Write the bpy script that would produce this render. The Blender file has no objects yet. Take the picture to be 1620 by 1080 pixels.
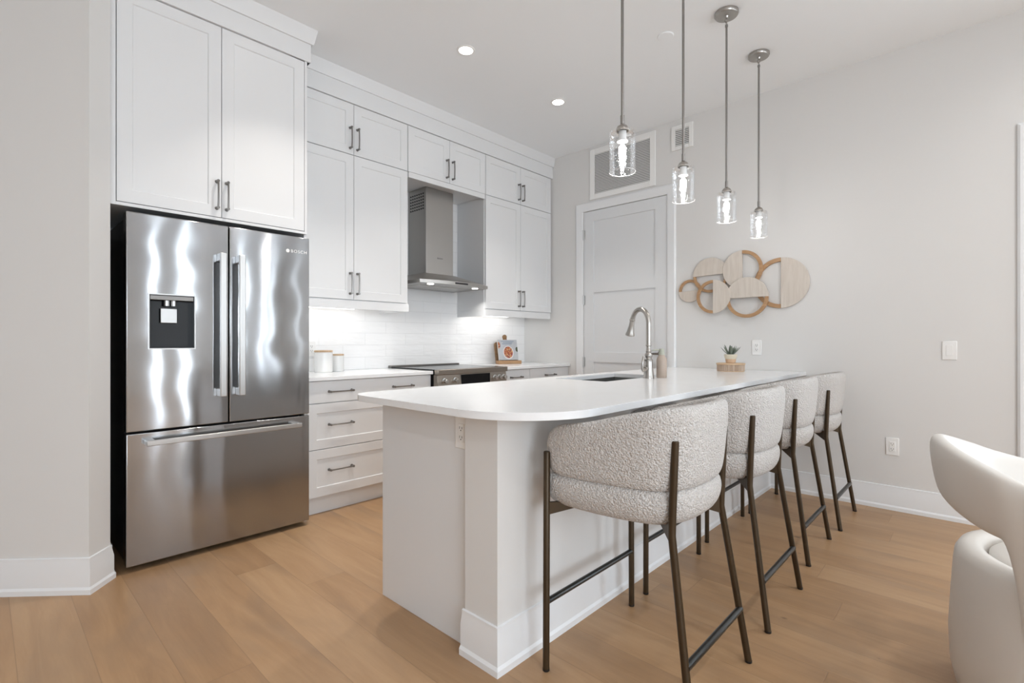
import bpy, bmesh, math, random
from math import sin, cos, pi, radians, sqrt
from mathutils import Vector, Matrix
from mathutils.geometry import tessellate_polygon

SC = bpy.context.scene
COL = SC.collection
random.seed(7)

# ------------------------------------------------------------------ camera
cam_data = bpy.data.cameras.new('camera')
cam_data.sensor_width = 36.0
cam_data.lens = 790.0 / 1620.0 * 36.0
cam_data.clip_start = 0.02
cam = bpy.data.objects.new('camera', cam_data)
cam.location = (0, 0, 1.13)
cam.rotation_euler = (radians(90), 0, radians(43.2 - 90))
COL.objects.link(cam)
SC.camera = cam

# ------------------------------------------------------------------ exposure, world
SC.view_settings.view_transform = 'Standard'
SC.view_settings.look = 'None'
SC.view_settings.gamma = 1
SC.view_settings.use_curve_mapping = False
SC.view_settings.exposure = 0.29
W = bpy.data.worlds.new('world'); SC.world = W; W.use_nodes = True
W.node_tree.nodes['Background'].inputs[0].default_value = (0.85, 0.92, 1.0, 1)
W.node_tree.nodes['Background'].inputs[1].default_value = 1.0
SC.cycles.max_bounces = 12
SC.cycles.diffuse_bounces = 8
SC.cycles.transparent_max_bounces = 16
SC.cycles.sample_clamp_indirect = 6
SC.cycles.caustics_reflective = False
SC.cycles.caustics_refractive = False

# room dimensions (metres); x runs along the kitchen wall, y towards it
XR, YB, ZC = 4.199, 3.76, 3.08
XL, YS = -3.0, -4.2

def area(name, loc, rot, sx, sy, power, color=(1, 1, 1), spread=180, shape='RECTANGLE'):
    l = bpy.data.lights.new(name, 'AREA'); l.shape = shape; l.size = sx
    if shape == 'RECTANGLE': l.size_y = sy
    l.energy = power; l.color = color; l.spread = radians(spread)
    o = bpy.data.objects.new(name, l); o.location = loc; o.rotation_euler = rot
    COL.objects.link(o); return o

DAY = (0.80, 0.905, 1.0)
WARM = (1.0, 0.97, 0.94)
WARM2 = (1.0, 0.93, 0.85)
# daylight entering through the balcony doors in the right wall; the window behind the camera is added fill
area('daylight_balcony', (XR + 0.10, -2.1, 1.30), (0, radians(90), 0), 2.3, 1.6, 60, DAY)
area('fill_window_light', (-1.1, YS - 0.10, 1.55), (radians(90), 0, 0), 2.6, 1.9, 145, DAY)
STREAK_SLOTS = [(2.03, .06), (2.50, .07), (3.43, .05), (3.80, .04), (3.96, .035)]  # unseen wall slits, added to throw bright streaks onto the refrigerator
for sx_, sw_ in STREAK_SLOTS:
    area('streak_light', (sx_, YS - 0.06, 1.45), (radians(90), 0, 0), sw_, 2.7, 13 * sw_ / .09, DAY)
POTS = [(1.23, 2.51), (2.225, 2.513), (3.22, 2.509), (0.9, -0.9), (2.3, -0.9), (3.5, -0.9),
        (-1.3, -0.9), (-1.3, 1.2), (0.9, -2.8), (2.4, -2.8), (-1.3, -2.8)]
area('streak_light', (XR + .06, -3.62, 1.45), (0, radians(90), 0), 2.7, .08, 10, DAY)  # another added strip, for a streak near the refrigerator's right edge
for i, (x, y) in enumerate(POTS):
    area('pot_beam', (x, y, ZC - 0.012), (0, 0, 0), 0.085, 0.085, 4.6 if y > 2 else 5, WARM2 if y > 2 else WARM, 86 if y > 2 else 150, 'DISK')
for x in (2.535, 3.03):
    area('hood_beam', (x, 3.30, 1.597), (0, 0, 0), 0.04, 0.04, 1.1, (1, 0.97, 0.93), 130, 'DISK')
for x0, x1, p in ((1.47, 2.30, .95), (3.24, 4.05, .95)):
    area('under_cabinet_glow', ((x0 + x1) / 2, 3.60, 1.395), (radians(12), 0, 0), x1 - x0, 0.03, p, (1, 0.97, 0.93))

# ------------------------------------------------------------------ materials
def new_mat(name):
    m = bpy.data.materials.new(name); m.use_nodes = True
    nt = m.node_tree
    return m, nt, nt.nodes['Principled BSDF']
def node(nt, t, **kw):
    n = nt.nodes.new(t)
    for k, v in kw.items():
        if k.startswith('i_'):
            n.inputs[int(k[2:])].default_value = v
        else: setattr(n, k, v)
    return n
def math_node(nt, op, a, b=None):
    n = nt.nodes.new('ShaderNodeMath'); n.operation = op
    for i, v in enumerate((a, b)):
        if v is None: continue
        if isinstance(v, (int, float)): n.inputs[i].default_value = v
        else: nt.links.new(v, n.inputs[i])
    return n.outputs[0]
def pmat(name, col, rough=0.5, metal=0.0, noise=0.0, nscale=8.0, bump=0.0, bscale=60.0, bdist=0.002, spec=0.5, coat=0.0):
    m, nt, p = new_mat(name)
    p.inputs['Base Color'].default_value = (*col, 1)
    p.inputs['Roughness'].default_value = rough
    p.inputs['Metallic'].default_value = metal
    p.inputs['Specular IOR Level'].default_value = spec
    p.inputs['Coat Weight'].default_value = coat
    tc = node(nt, 'ShaderNodeTexCoord')
    if noise > 0:
        n = node(nt, 'ShaderNodeTexNoise'); n.inputs['Scale'].default_value = nscale; n.inputs['Detail'].default_value = 3
        nt.links.new(tc.outputs['Object'], n.inputs['Vector'])
        mx = node(nt, 'ShaderNodeMix', data_type='RGBA')
        mx.inputs[6].default_value = (*[c * (1 - noise) for c in col], 1)
        mx.inputs[7].default_value = (*[min(1, c * (1 + noise)) for c in col], 1)
        nt.links.new(n.outputs[0], mx.inputs[0]); nt.links.new(mx.outputs[2], p.inputs['Base Color'])
    if bump > 0:
        n = node(nt, 'ShaderNodeTexNoise'); n.inputs['Scale'].default_value = bscale; n.inputs['Detail'].default_value = 2
        nt.links.new(tc.outputs['Object'], n.inputs['Vector'])
        b = node(nt, 'ShaderNodeBump'); b.inputs['Strength'].default_value = bump; b.inputs['Distance'].default_value = bdist
        nt.links.new(n.outputs[0], b.inputs['Height']); nt.links.new(b.outputs[0], p.inputs['Normal'])
    return m
def emis(name, col, s):
    m = bpy.data.materials.new(name); m.use_nodes = True; nt = m.node_tree
    nt.nodes.clear()
    e = nt.nodes.new('ShaderNodeEmission'); e.inputs[0].default_value = (*col, 1); e.inputs[1].default_value = s
    o = nt.nodes.new('ShaderNodeOutputMaterial'); nt.links.new(e.outputs[0], o.inputs[0])
    return m

M_WALL = pmat('wall_paint', (0.695, 0.69, 0.68), 0.75, bump=0.08, bscale=260, bdist=0.0006, spec=0.3)
M_CEIL = pmat('ceiling_paint', (0.83, 0.855, 0.875), 0.85, bump=0.06, bscale=200, bdist=0.0006, spec=0.2)
M_TRIM = pmat('trim_paint', (0.775, 0.79, 0.805), 0.38, bump=0.02, bscale=40)
M_CAB = pmat('cabinet_lacquer', (0.715, 0.724, 0.733), 0.33, noise=0.01, nscale=3)
M_DOOR = pmat('door_paint', (0.70, 0.715, 0.73), 0.42, noise=0.01, nscale=3)
M_PLASTIC = pmat('white_plastic', (0.82, 0.82, 0.81), 0.35)
M_BLACK = pmat('black_plastic', (0.010, 0.010, 0.011), 0.3)
M_GLOSSBLACK = pmat('gloss_black', (0.006, 0.006, 0.007), 0.16, spec=0.25)
M_DARK = pmat('dark_gap', (0.02, 0.02, 0.02), 0.8)
M_NICKEL = pmat('brushed_nickel', (0.42, 0.40, 0.375), 0.28, 1.0, noise=0.05, nscale=60)
M_ROD = pmat('satin_nickel_rod', (0.30, 0.29, 0.28), 0.3, 1.0)
M_PULL = pmat('dark_nickel_pull', (0.22, 0.21, 0.20), 0.32, 1.0)
M_HANDLE = pmat('satin_steel_handle', (0.55, 0.55, 0.545), 0.36, 1.0, bump=0.05, bscale=300)
M_BRONZE = pmat('bronze_metal', (0.050, 0.031, 0.014), 0.40, 0.45, noise=0.2, nscale=14)
M_FOOTREST = pmat('gunmetal_footrest', (0.075, 0.078, 0.078), 0.3, 0.9)
M_LEATHER = pmat('cream_leather', (0.66, 0.635, 0.60), 0.42, noise=0.03, nscale=5, bump=0.12, bscale=180, bdist=0.001)
M_SOAP = pmat('taupe_ceramic', (0.42, 0.34, 0.28), 0.45, noise=0.04)
M_SAGE = pmat('sage_cap', (0.40, 0.41, 0.34), 0.5)
M_CERAMIC = pmat('white_ceramic', (0.80, 0.80, 0.79), 0.25)
M_POT = pmat('pale_clay_pot', (0.66, 0.62, 0.50), 0.6, noise=0.08, nscale=30)
M_POTTAN = pmat('tan_clay', (0.62, 0.44, 0.30), 0.6, noise=0.06, nscale=30)
M_LEAF = pmat('succulent_leaf', (0.17, 0.205, 0.165), 0.5, noise=0.3, nscale=50)
M_SOIL = pmat('soil', (0.05, 0.035, 0.025), 0.9)
M_CREAMDISC = None
M_BULB = emis('bulb_glow', (1.0, 0.97, 0.93), 60)
M_LENS = emis('pot_lens', (1.0, 0.96, 0.91), 14)
M_HOODLED = emis('hood_led', (1.0, 0.97, 0.93), 4)
M_STRIP = emis('led_strip', (1.0, 0.97, 0.93), 5)

def wood(name, c1, c2, scale=(3, 40, 3), rough=0.5, dist=1.5):
    m, nt, p = new_mat(name)
    tc = node(nt, 'ShaderNodeTexCoord'); mp = node(nt, 'ShaderNodeMapping'); mp.inputs['Scale'].default_value = scale
    n = node(nt, 'ShaderNodeTexNoise'); n.inputs['Scale'].default_value = 1; n.inputs['Detail'].default_value = 6; n.inputs['Distortion'].default_value = dist
    mx = node(nt, 'ShaderNodeMix', data_type='RGBA'); mx.inputs[6].default_value = (*c1, 1); mx.inputs[7].default_value = (*c2, 1)
    rp = node(nt, 'ShaderNodeValToRGB'); rp.color_ramp.elements[0].position = 0.3; rp.color_ramp.elements[1].position = 0.7
    nt.links.new(tc.outputs['Object'], mp.inputs[0]); nt.links.new(mp.outputs[0], n.inputs['Vector'])
    nt.links.new(n.outputs[0], rp.inputs[0]); nt.links.new(rp.outputs[0], mx.inputs[0])
    nt.links.new(mx.outputs[2], p.inputs['Base Color']); p.inputs['Roughness'].default_value = rough
    b = node(nt, 'ShaderNodeBump'); b.inputs['Strength'].default_value = 0.15; b.inputs['Distance'].default_value = 0.001
    nt.links.new(n.outputs[0], b.inputs['Height']); nt.links.new(b.outputs[0], p.inputs['Normal'])
    return m
M_OAK = wood('honey_oak', (0.36, 0.205, 0.10), (0.47, 0.29, 0.155), (6, 6, 40), 0.5)
M_OAKDARK = wood('walnut_edge', (0.16, 0.085, 0.035), (0.26, 0.15, 0.07), (6, 6, 40), 0.5)
M_BLOCK = wood('ridged_light_wood', (0.38, 0.28, 0.20), (0.56, 0.45, 0.36), (20, 60, 3), 0.6)
M_CREAM = wood('whitewashed_wood', (0.56, 0.50, 0.44), (0.64, 0.585, 0.525), (4, 50, 6), 0.65, 0.6)
M_LIDWOOD = wood('bamboo_lid', (0.50, 0.34, 0.20), (0.62, 0.45, 0.30), (30, 5, 5), 0.5)

def floor_mat():
    m, nt, p = new_mat('oak_plank_floor')
    L = nt.links
    g = node(nt, 'ShaderNodeNewGeometry'); s = node(nt, 'ShaderNodeSeparateXYZ'); L.new(g.outputs['Position'], s.inputs[0])
    X, Y = s.outputs[0], s.outputs[1]
    PW, PL = 0.19, 1.9
    xs = math_node(nt, 'DIVIDE', math_node(nt, 'ADD', X, 20 * PW - 0.466), PW)
    row = math_node(nt, 'FLOOR', xs)
    wn = node(nt, 'ShaderNodeTexWhiteNoise', noise_dimensions='1D'); L.new(row, wn.inputs['W'])
    ys = math_node(nt, 'ADD', math_node(nt, 'DIVIDE', Y, PL), math_node(nt, 'ADD', math_node(nt, 'MULTIPLY', wn.outputs[0], 7.3), 20))
    colm = math_node(nt, 'FLOOR', ys)
    cv = node(nt, 'ShaderNodeCombineXYZ'); L.new(row, cv.inputs[0]); L.new(colm, cv.inputs[1])
    w2 = node(nt, 'ShaderNodeTexWhiteNoise', noise_dimensions='2D'); L.new(cv.outputs[0], w2.inputs['Vector'])
    # grain
    off = node(nt, 'ShaderNodeVectorMath', operation='SCALE'); L.new(cv.outputs[0], off.inputs[0]); off.inputs['Scale'].default_value = 3.7
    pv = node(nt, 'ShaderNodeVectorMath', operation='MULTIPLY'); L.new(g.outputs['Position'], pv.inputs[0]); pv.inputs[1].default_value = (13, 1.5, 1)
    pa = node(nt, 'ShaderNodeVectorMath', operation='ADD'); L.new(pv.outputs[0], pa.inputs[0]); L.new(off.outputs[0], pa.inputs[1])
    n = node(nt, 'ShaderNodeTexNoise'); n.inputs['Scale'].default_value = 1.0; n.inputs['Detail'].default_value = 7; n.inputs['Distortion'].default_value = 1.0; n.inputs['Roughness'].default_value = 0.62
    L.new(pa.outputs[0], n.inputs['Vector'])
    pf = node(nt, 'ShaderNodeVectorMath', operation='MULTIPLY'); L.new(g.outputs['Position'], pf.inputs[0]); pf.inputs[1].default_value = (150, 7, 1)
    nf = node(nt, 'ShaderNodeTexNoise'); nf.inputs['Scale'].default_value = 1.0; nf.inputs['Detail'].default_value = 3
    L.new(pf.outputs[0], nf.inputs['Vector'])
    r = node(nt, 'ShaderNodeValToRGB')
    e = r.color_ramp.elements
    e[0].position = 0.25; e[0].color = (0.305, 0.176, 0.088, 1)
    e[1].position = 0.75; e[1].color = (0.465, 0.298, 0.165, 1)
    k = e.new(0.5); k.color = (0.392, 0.238, 0.125, 1)
    t = math_node(nt, 'ADD', math_node(nt, 'MULTIPLY', n.outputs[0], 0.70), math_node(nt, 'MULTIPLY', w2.outputs[0], 0.22))
    t = math_node(nt, 'ADD', t, math_node(nt, 'MULTIPLY', nf.outputs[0], 0.10))
    L.new(t, r.inputs[0])
    # grey mineral patches
    pm = node(nt, 'ShaderNodeVectorMath', operation='MULTIPLY'); L.new(g.outputs['Position'], pm.inputs[0]); pm.inputs[1].default_value = (4.2, 1.1, 1)
    pma = node(nt, 'ShaderNodeVectorMath', operation='ADD'); L.new(pm.outputs[0], pma.inputs[0]); L.new(off.outputs[0], pma.inputs[1])
    nm = node(nt, 'ShaderNodeTexNoise'); nm.inputs['Scale'].default_value = 1.0; nm.inputs['Detail'].default_value = 5; nm.inputs['Distortion'].default_value = 0.8
    L.new(pma.outputs[0], nm.inputs['Vector'])
    rm = node(nt, 'ShaderNodeValToRGB'); rm.color_ramp.elements[0].position = 0.50; rm.color_ramp.elements[0].color = (0, 0, 0, 1); rm.color_ramp.elements[1].position = 0.72; rm.color_ramp.elements[1].color = (1, 1, 1, 1)
    L.new(nm.outputs[0], rm.inputs[0])
    mg = node(nt, 'ShaderNodeMix', data_type='RGBA'); L.new(math_node(nt, 'MULTIPLY', rm.outputs[0], 0.50), mg.inputs[0]); L.new(r.outputs[0], mg.inputs[6]); mg.inputs[7].default_value = (0.250, 0.170, 0.112, 1)
    # knots
    kv = node(nt, 'ShaderNodeVectorMath', operation='MULTIPLY'); L.new(g.outputs['Position'], kv.inputs[0]); kv.inputs[1].default_value = (5.2, 3.4, 1)
    nn = node(nt, 'ShaderNodeTexNoise'); nn.inputs['Scale'].default_value = 9; L.new(g.outputs['Position'], nn.inputs['Vector'])
    ks = node(nt, 'ShaderNodeVectorMath', operation='SCALE'); L.new(nn.outputs[1], ks.inputs[0]); ks.inputs['Scale'].default_value = 0.10
    ka = node(nt, 'ShaderNodeVectorMath', operation='ADD'); L.new(kv.outputs[0], ka.inputs[0]); L.new(ks.outputs[0], ka.inputs[1])
    vo = node(nt, 'ShaderNodeTexVoronoi'); vo.inputs['Scale'].default_value = 1.0; L.new(ka.outputs[0], vo.inputs['Vector'])
    sz = node(nt, 'ShaderNodeSeparateColor'); L.new(vo.outputs['Color'], sz.inputs[0])
    rad = math_node(nt, 'MULTIPLY', math_node(nt, 'MULTIPLY', sz.outputs[0], sz.outputs[0]), 0.12)
    kn = math_node(nt, 'SUBTRACT', rad, vo.outputs['Distance'])
    kf = math_node(nt, 'MULTIPLY', kn, 30); kc = node(nt, 'ShaderNodeClamp'); L.new(kf, kc.inputs[0])
    kw = math_node(nt, 'MULTIPLY', kc.outputs[0], 0.62)
    mk = node(nt, 'ShaderNodeMix', data_type='RGBA'); L.new(kw, mk.inputs[0]); L.new(mg.outputs[2], mk.inputs[6]); mk.inputs[7].default_value = (0.07, 0.04, 0.022, 1)
    # seams
    fx = math_node(nt, 'FRACT', xs); fy = math_node(nt, 'FRACT', ys)
    ex = math_node(nt, 'MULTIPLY', math_node(nt, 'MINIMUM', fx, math_node(nt, 'SUBTRACT', 1.0, fx)), PW)
    ey = math_node(nt, 'MULTIPLY', math_node(nt, 'MINIMUM', fy, math_node(nt, 'SUBTRACT', 1.0, fy)), PL)
    ed = math_node(nt, 'MINIMUM', ex, ey)
    sm = math_node(nt, 'LESS_THAN', ed, 0.0013)
    ms = node(nt, 'ShaderNodeMix', data_type='RGBA'); L.new(math_node(nt, 'MULTIPLY', sm, 0.30), ms.inputs[0]); L.new(mk.outputs[2], ms.inputs[6]); ms.inputs[7].default_value = (0.13, 0.08, 0.045, 1)
    L.new(ms.outputs[2], p.inputs['Base Color'])
    rr = math_node(nt, 'ADD', math_node(nt, 'MULTIPLY', n.outputs[0], 0.12), 0.36); L.new(rr, p.inputs['Roughness'])
    b = node(nt, 'ShaderNodeBump'); b.inputs['Strength'].default_value = 0.25; b.inputs['Distance'].default_value = 0.0015
    h = math_node(nt, 'ADD', math_node(nt, 'MULTIPLY', math_node(nt, 'MINIMUM', ed, 0.004), 250), math_node(nt, 'MULTIPLY', nf.outputs[0], 0.25))
    L.new(h, b.inputs['Height']); L.new(b.outputs[0], p.inputs['Normal'])
    return m
M_FLOOR = floor_mat()

def tile_mat():
    m, nt, p = new_mat('glossy_subway_tile')
    L = nt.links
    g = node(nt, 'ShaderNodeNewGeometry'); s = node(nt, 'ShaderNodeSeparateXYZ'); L.new(g.outputs['Position'], s.inputs[0])
    c = node(nt, 'ShaderNodeCombineXYZ'); L.new(s.outputs[0], c.inputs[0]); L.new(math_node(nt, 'SUBTRACT', s.outputs[2], 0.9), c.inputs[1])
    br = node(nt, 'ShaderNodeTexBrick'); L.new(c.outputs[0], br.inputs['Vector'])
    br.inputs['Scale'].default_value = 1; br.inputs['Brick Width'].default_value = 0.40; br.inputs['Row Height'].default_value = 0.10
    br.inputs['Mortar Size'].default_value = 0.0016; br.inputs['Mortar Smooth'].default_value = 0.3
    br.inputs['Color1'].default_value = (0.87, 0.87, 0.87, 1); br.inputs['Color2'].default_value = (0.855, 0.855, 0.855, 1); br.inputs['Mortar'].default_value = (0.76, 0.76, 0.76, 1)
    L.new(br.outputs[0], p.inputs['Base Color']); p.inputs['Roughness'].default_value = 0.12
    v = node(nt, 'ShaderNodeVectorMath', operation='MULTIPLY'); L.new(g.outputs['Position'], v.inputs[0]); v.inputs[1].default_value = (7, 7, 28)
    n = node(nt, 'ShaderNodeTexNoise'); n.inputs['Scale'].default_value = 1; n.inputs['Detail'].default_value = 2; L.new(v.outputs[0], n.inputs['Vector'])
    h = math_node(nt, 'SUBTRACT', math_node(nt, 'MULTIPLY', n.outputs[0], 1.0), math_node(nt, 'MULTIPLY', br.outputs['Fac'], 0.5))
    b = node(nt, 'ShaderNodeBump'); b.inputs['Strength'].default_value = 0.6; b.inputs['Distance'].default_value = 0.005
    L.new(h, b.inputs['Height']); L.new(b.outputs[0], p.inputs['Normal'])
    return m
M_TILE = tile_mat()

def quartz():
    m, nt, p = new_mat('white_quartz')
    L = nt.links
    tc = node(nt, 'ShaderNodeTexCoord')
    n = node(nt, 'ShaderNodeTexNoise'); n.inputs['Scale'].default_value = 1.6; n.inputs['Detail'].default_value = 6; n.inputs['Distortion'].default_value = 1.8
    L.new(tc.outputs['Object'], n.inputs['Vector'])
    r = node(nt, 'ShaderNodeValToRGB'); e = r.color_ramp.elements
    e[0].position = 0.47; e[0].color = (0.785, 0.80, 0.815, 1); e[1].position = 0.53; e[1].color = (0.785, 0.80, 0.815, 1)
    k = e.new(0.5); k.color = (0.775, 0.785, 0.795, 1)
    L.new(n.outputs[0], r.inputs[0]); L.new(r.outputs[0], p.inputs['Base Color'])
    p.inputs['Roughness'].default_value = 0.16
    return m
M_QUARTZ = quartz()

def steel(name, col, rough, aniso, wav=0.0, rot=0.0, tint=None):
    m, nt, p = new_mat(name)
    L = nt.links
    p.inputs['Base Color'].default_value = (*col, 1); p.inputs['Metallic'].default_value = 1
    p.inputs['Roughness'].default_value = rough
    p.inputs['Anisotropic'].default_value = aniso
    p.inputs['Anisotropic Rotation'].default_value = rot
    tn = node(nt, 'ShaderNodeTangent', direction_type='RADIAL', axis='Z'); L.new(tn.outputs[0], p.inputs['Tangent'])
    if wav > 0:
        g = node(nt, 'ShaderNodeNewGeometry')
        v = node(nt, 'ShaderNodeVectorMath', operation='MULTIPLY'); L.new(g.outputs['Position'], v.inputs[0]); v.inputs[1].default_value = (2.3, 2.3, 3.3)
        n = node(nt, 'ShaderNodeTexNoise'); n.inputs['Scale'].default_value = 1; n.inputs['Detail'].default_value = 1.2; L.new(v.outputs[0], n.inputs['Vector'])
        b = node(nt, 'ShaderNodeBump'); b.inputs['Strength'].default_value = 1.0; b.inputs['Distance'].default_value = wav
        L.new(n.outputs[0], b.inputs['Height']); L.new(b.outputs[0], p.inputs['Normal'])
    return m
M_STEEL = steel('brushed_stainless', (0.40, 0.405, 0.415), 0.125, 1.0, 0.0042, 0.25)
M_HOOD = steel('hood_stainless', (0.42, 0.405, 0.385), 0.40, 0.4)
M_RANGE = steel('range_stainless', (0.36, 0.32, 0.28), 0.30, 0.3)
M_SINK = steel('sink_stainless', (0.26, 0.26, 0.25), 0.35, 0.2)

def boucle():
    m, nt, p = new_mat('boucle_fabric')
    L = nt.links
    tc = node(nt, 'ShaderNodeTexCoord')
    n = node(nt, 'ShaderNodeTexNoise'); n.inputs['Scale'].default_value = 125; n.inputs['Detail'].default_value = 2.5; n.inputs['Distortion'].default_value = 1.2
    L.new(tc.outputs['Object'], n.inputs['Vector'])
    v = node(nt, 'ShaderNodeTexVoronoi'); v.inputs['Scale'].default_value = 150; L.new(tc.outputs['Object'], v.inputs['Vector'])
    h = math_node(nt, 'SUBTRACT', n.outputs[0], math_node(nt, 'MULTIPLY', v.outputs['Distance'], 0.55))
    r = node(nt, 'ShaderNodeMix', data_type='RGBA'); r.inputs[6].default_value = (0.57, 0.54, 0.515, 1); r.inputs[7].default_value = (0.74, 0.72, 0.70, 1)
    L.new(n.outputs[0], r.inputs[0]); L.new(r.outputs[2], p.inputs['Base Color'])
    p.inputs['Roughness'].default_value = 0.95; p.inputs['Sheen Weight'].default_value = 0.25
    p.inputs['Specular IOR Level'].default_value = 0.1
    b = node(nt, 'ShaderNodeBump'); b.inputs['Strength'].default_value = 1.0; b.inputs['Distance'].default_value = 0.011
    L.new(h, b.inputs['Height']); L.new(b.outputs[0], p.inputs['Normal'])
    return m
M_BOUCLE = boucle()

def seeded_glass():
    m = bpy.data.materials.new('seeded_glass'); m.use_nodes = True; nt = m.node_tree; nt.nodes.clear(); L = nt.links
    tr = nt.nodes.new('ShaderNodeBsdfTransparent'); tr.inputs[0].default_value = (0.97, 0.975, 0.98, 1)
    gl = nt.nodes.new('ShaderNodeBsdfGlossy'); gl.inputs['Roughness'].default_value = 0.04; gl.inputs[0].default_value = (1, 1, 1, 1)
    tc = node(nt, 'ShaderNodeTexCoord')
    v = node(nt, 'ShaderNodeTexVoronoi'); v.inputs['Scale'].default_value = 75; v.inputs['Randomness'].default_value = 1; L.new(tc.outputs['Object'], v.inputs['Vector'])
    seed = math_node(nt, 'LESS_THAN', v.outputs['Distance'], 0.20)
    n = node(nt, 'ShaderNodeTexNoise'); n.inputs['Scale'].default_value = 38; L.new(tc.outputs['Object'], n.inputs['Vector'])
    b = node(nt, 'ShaderNodeBump'); b.inputs['Strength'].default_value = 0.9; b.inputs['Distance'].default_value = 0.004
    L.new(math_node(nt, 'ADD', n.outputs[0], math_node(nt, 'MULTIPLY', seed, 0.5)), b.inputs['Height']); L.new(b.outputs[0], gl.inputs['Normal'])
    fr = nt.nodes.new('ShaderNodeFresnel'); fr.inputs[0].default_value = 1.5
    f = math_node(nt, 'ADD', math_node(nt, 'MULTIPLY', fr.outputs[0], 0.55), math_node(nt, 'MULTIPLY', seed, 0.30))
    c = node(nt, 'ShaderNodeClamp'); L.new(f, c.inputs[0])
    mx = nt.nodes.new('ShaderNodeMixShader'); L.new(c.outputs[0], mx.inputs[0]); L.new(tr.outputs[0], mx.inputs[1]); L.new(gl.outputs[0], mx.inputs[2])
    o = nt.nodes.new('ShaderNodeOutputMaterial'); L.new(mx.outputs[0], o.inputs[0])
    return m
M_GLASS = seeded_glass()
M_RIM = pmat('frosted_glass_rim', (0.9, 0.9, 0.9), 0.2)
M_FOOD = None
def food():
    m, nt, p = new_mat('printed_food')
    L = nt.links; tc = node(nt, 'ShaderNodeTexCoord')
    v = node(nt, 'ShaderNodeTexVoronoi'); v.inputs['Scale'].default_value = 90; L.new(tc.outputs['Object'], v.inputs['Vector'])
    r = node(nt, 'ShaderNodeValToRGB'); r.color_ramp.interpolation = 'CONSTANT'; e = r.color_ramp.elements
    e[0].position = 0; e[0].color = (0.40, 0.10, 0.04, 1); e[1].position = 0.3; e[1].color = (0.60, 0.24, 0.09, 1)
    for q, c in ((0.5, (0.20, 0.04, 0.03, 1)), (0.68, (0.62, 0.42, 0.22, 1)), (0.85, (0.28, 0.06, 0.08, 1))):
        k = e.new(q); k.color = c
    s = node(nt, 'ShaderNodeSeparateColor'); L.new(v.outputs['Color'], s.inputs[0]); L.new(s.outputs[0], r.inputs[0])
    L.new(r.outputs[0], p.inputs['Base Color']); p.inputs['Roughness'].default_value = 0.3
    return m
M_FOOD = food()
M_COVER = pmat('book_cover', (0.50, 0.51, 0.53), 0.35, noise=0.15, nscale=22)
M_PAPER = pmat('paper', (0.78, 0.76, 0.72), 0.7)
M_INK = pmat('blue_grey_print', (0.20, 0.26, 0.36), 0.5)
M_PLATE = pmat('printed_plate', (0.76, 0.70, 0.70), 0.4)
M_GREENINK = pmat('printed_greens', (0.07, 0.08, 0.04), 0.5)

# ------------------------------------------------------------------ mesh helpers
def box(bm, x0, x1, y0, y1, z0, z1):
    vs = [bm.verts.new((x, y, z)) for x in (x0, x1) for y in (y0, y1) for z in (z0, z1)]
    for f in ((0, 1, 3, 2), (4, 6, 7, 5), (0, 4, 5, 1), (2, 3, 7, 6), (0, 2, 6, 4), (1, 5, 7, 3)):
        bm.faces.new([vs[i] for i in f])
def B(*boxes):
    bm = bmesh.new()
    for b in boxes: box(bm, *b)
    return bm
def frame_of(d):
    d = d.normalized()
    a = Vector((0, 0, 1)) if abs(d.z) < 0.9 else Vector((1, 0, 0))
    u = d.cross(a).normalized(); v = d.cross(u).normalized()
    return u, v
def tube(bm, pts, r, seg=12, cap=True, sq=1.0):
    pts = [Vector(p) for p in pts]; n = len(pts)
    rs = r if isinstance(r, (list, tuple)) else [r] * n
    rings = []; u = None
    for i, p in enumerate(pts):
        d = (pts[min(i + 1, n - 1)] - pts[max(i - 1, 0)]).normalized()
        if u is None: u, v = frame_of(d)
        else:
            u = (u - d * u.dot(d)).normalized(); v = d.cross(u).normalized()
        rings.append([bm.verts.new(p + (u * cos(2 * pi * k / seg) + v * sin(2 * pi * k / seg) * sq) * rs[i]) for k in range(seg)])
    for a, b in zip(rings, rings[1:]):
        for k in range(seg):
            bm.faces.new((a[k], a[(k + 1) % seg], b[(k + 1) % seg], b[k]))
    if cap:
        bm.faces.new(rings[0][::-1]); bm.faces.new(rings[-1])
def lathe(bm, prof, seg=32, mat=None, cap=True):
    rings = []
    for r, z in prof:
        ring = []
        for k in range(seg):
            co = Vector((r * cos(2 * pi * k / seg), r * sin(2 * pi * k / seg), z))
            ring.append(bm.verts.new(mat @ co if mat else co))
        rings.append(ring)
    for a, b in zip(rings, rings[1:]):
        for k in range(seg):
            bm.faces.new((a[k], a[(k + 1) % seg], b[(k + 1) % seg], b[k]))
    if cap:
        bm.faces.new(rings[0][::-1]); bm.faces.new(rings[-1])
def prism(bm, poly, z0, z1, hole=None, mat=None):
    loops = [poly] + ([hole] if hole else [])
    T = (lambda v: mat @ v) if mat else (lambda v: v)
    flat = [p for l in loops for p in l]
    lo = [bm.verts.new(T(Vector((p[0], p[1], z0)))) for p in flat]
    hi = [bm.verts.new(T(Vector((p[0], p[1], z1)))) for p in flat]
    if hole is None:
        bm.faces.new(lo[::-1]); bm.faces.new(hi)
    else:
        for t in tessellate_polygon([[Vector((p[0], p[1], 0)) for p in l] for l in loops]):
            for vs in (lo, hi):
                try: bm.faces.new([vs[i] for i in t])
                except ValueError: pass
    k = 0
    for l in loops:
        n = len(l)
        for i in range(n):
            a, b = k + i, k + (i + 1) % n
            bm.faces.new((lo[a], lo[b], hi[b], hi[a]))
        k += n
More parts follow.
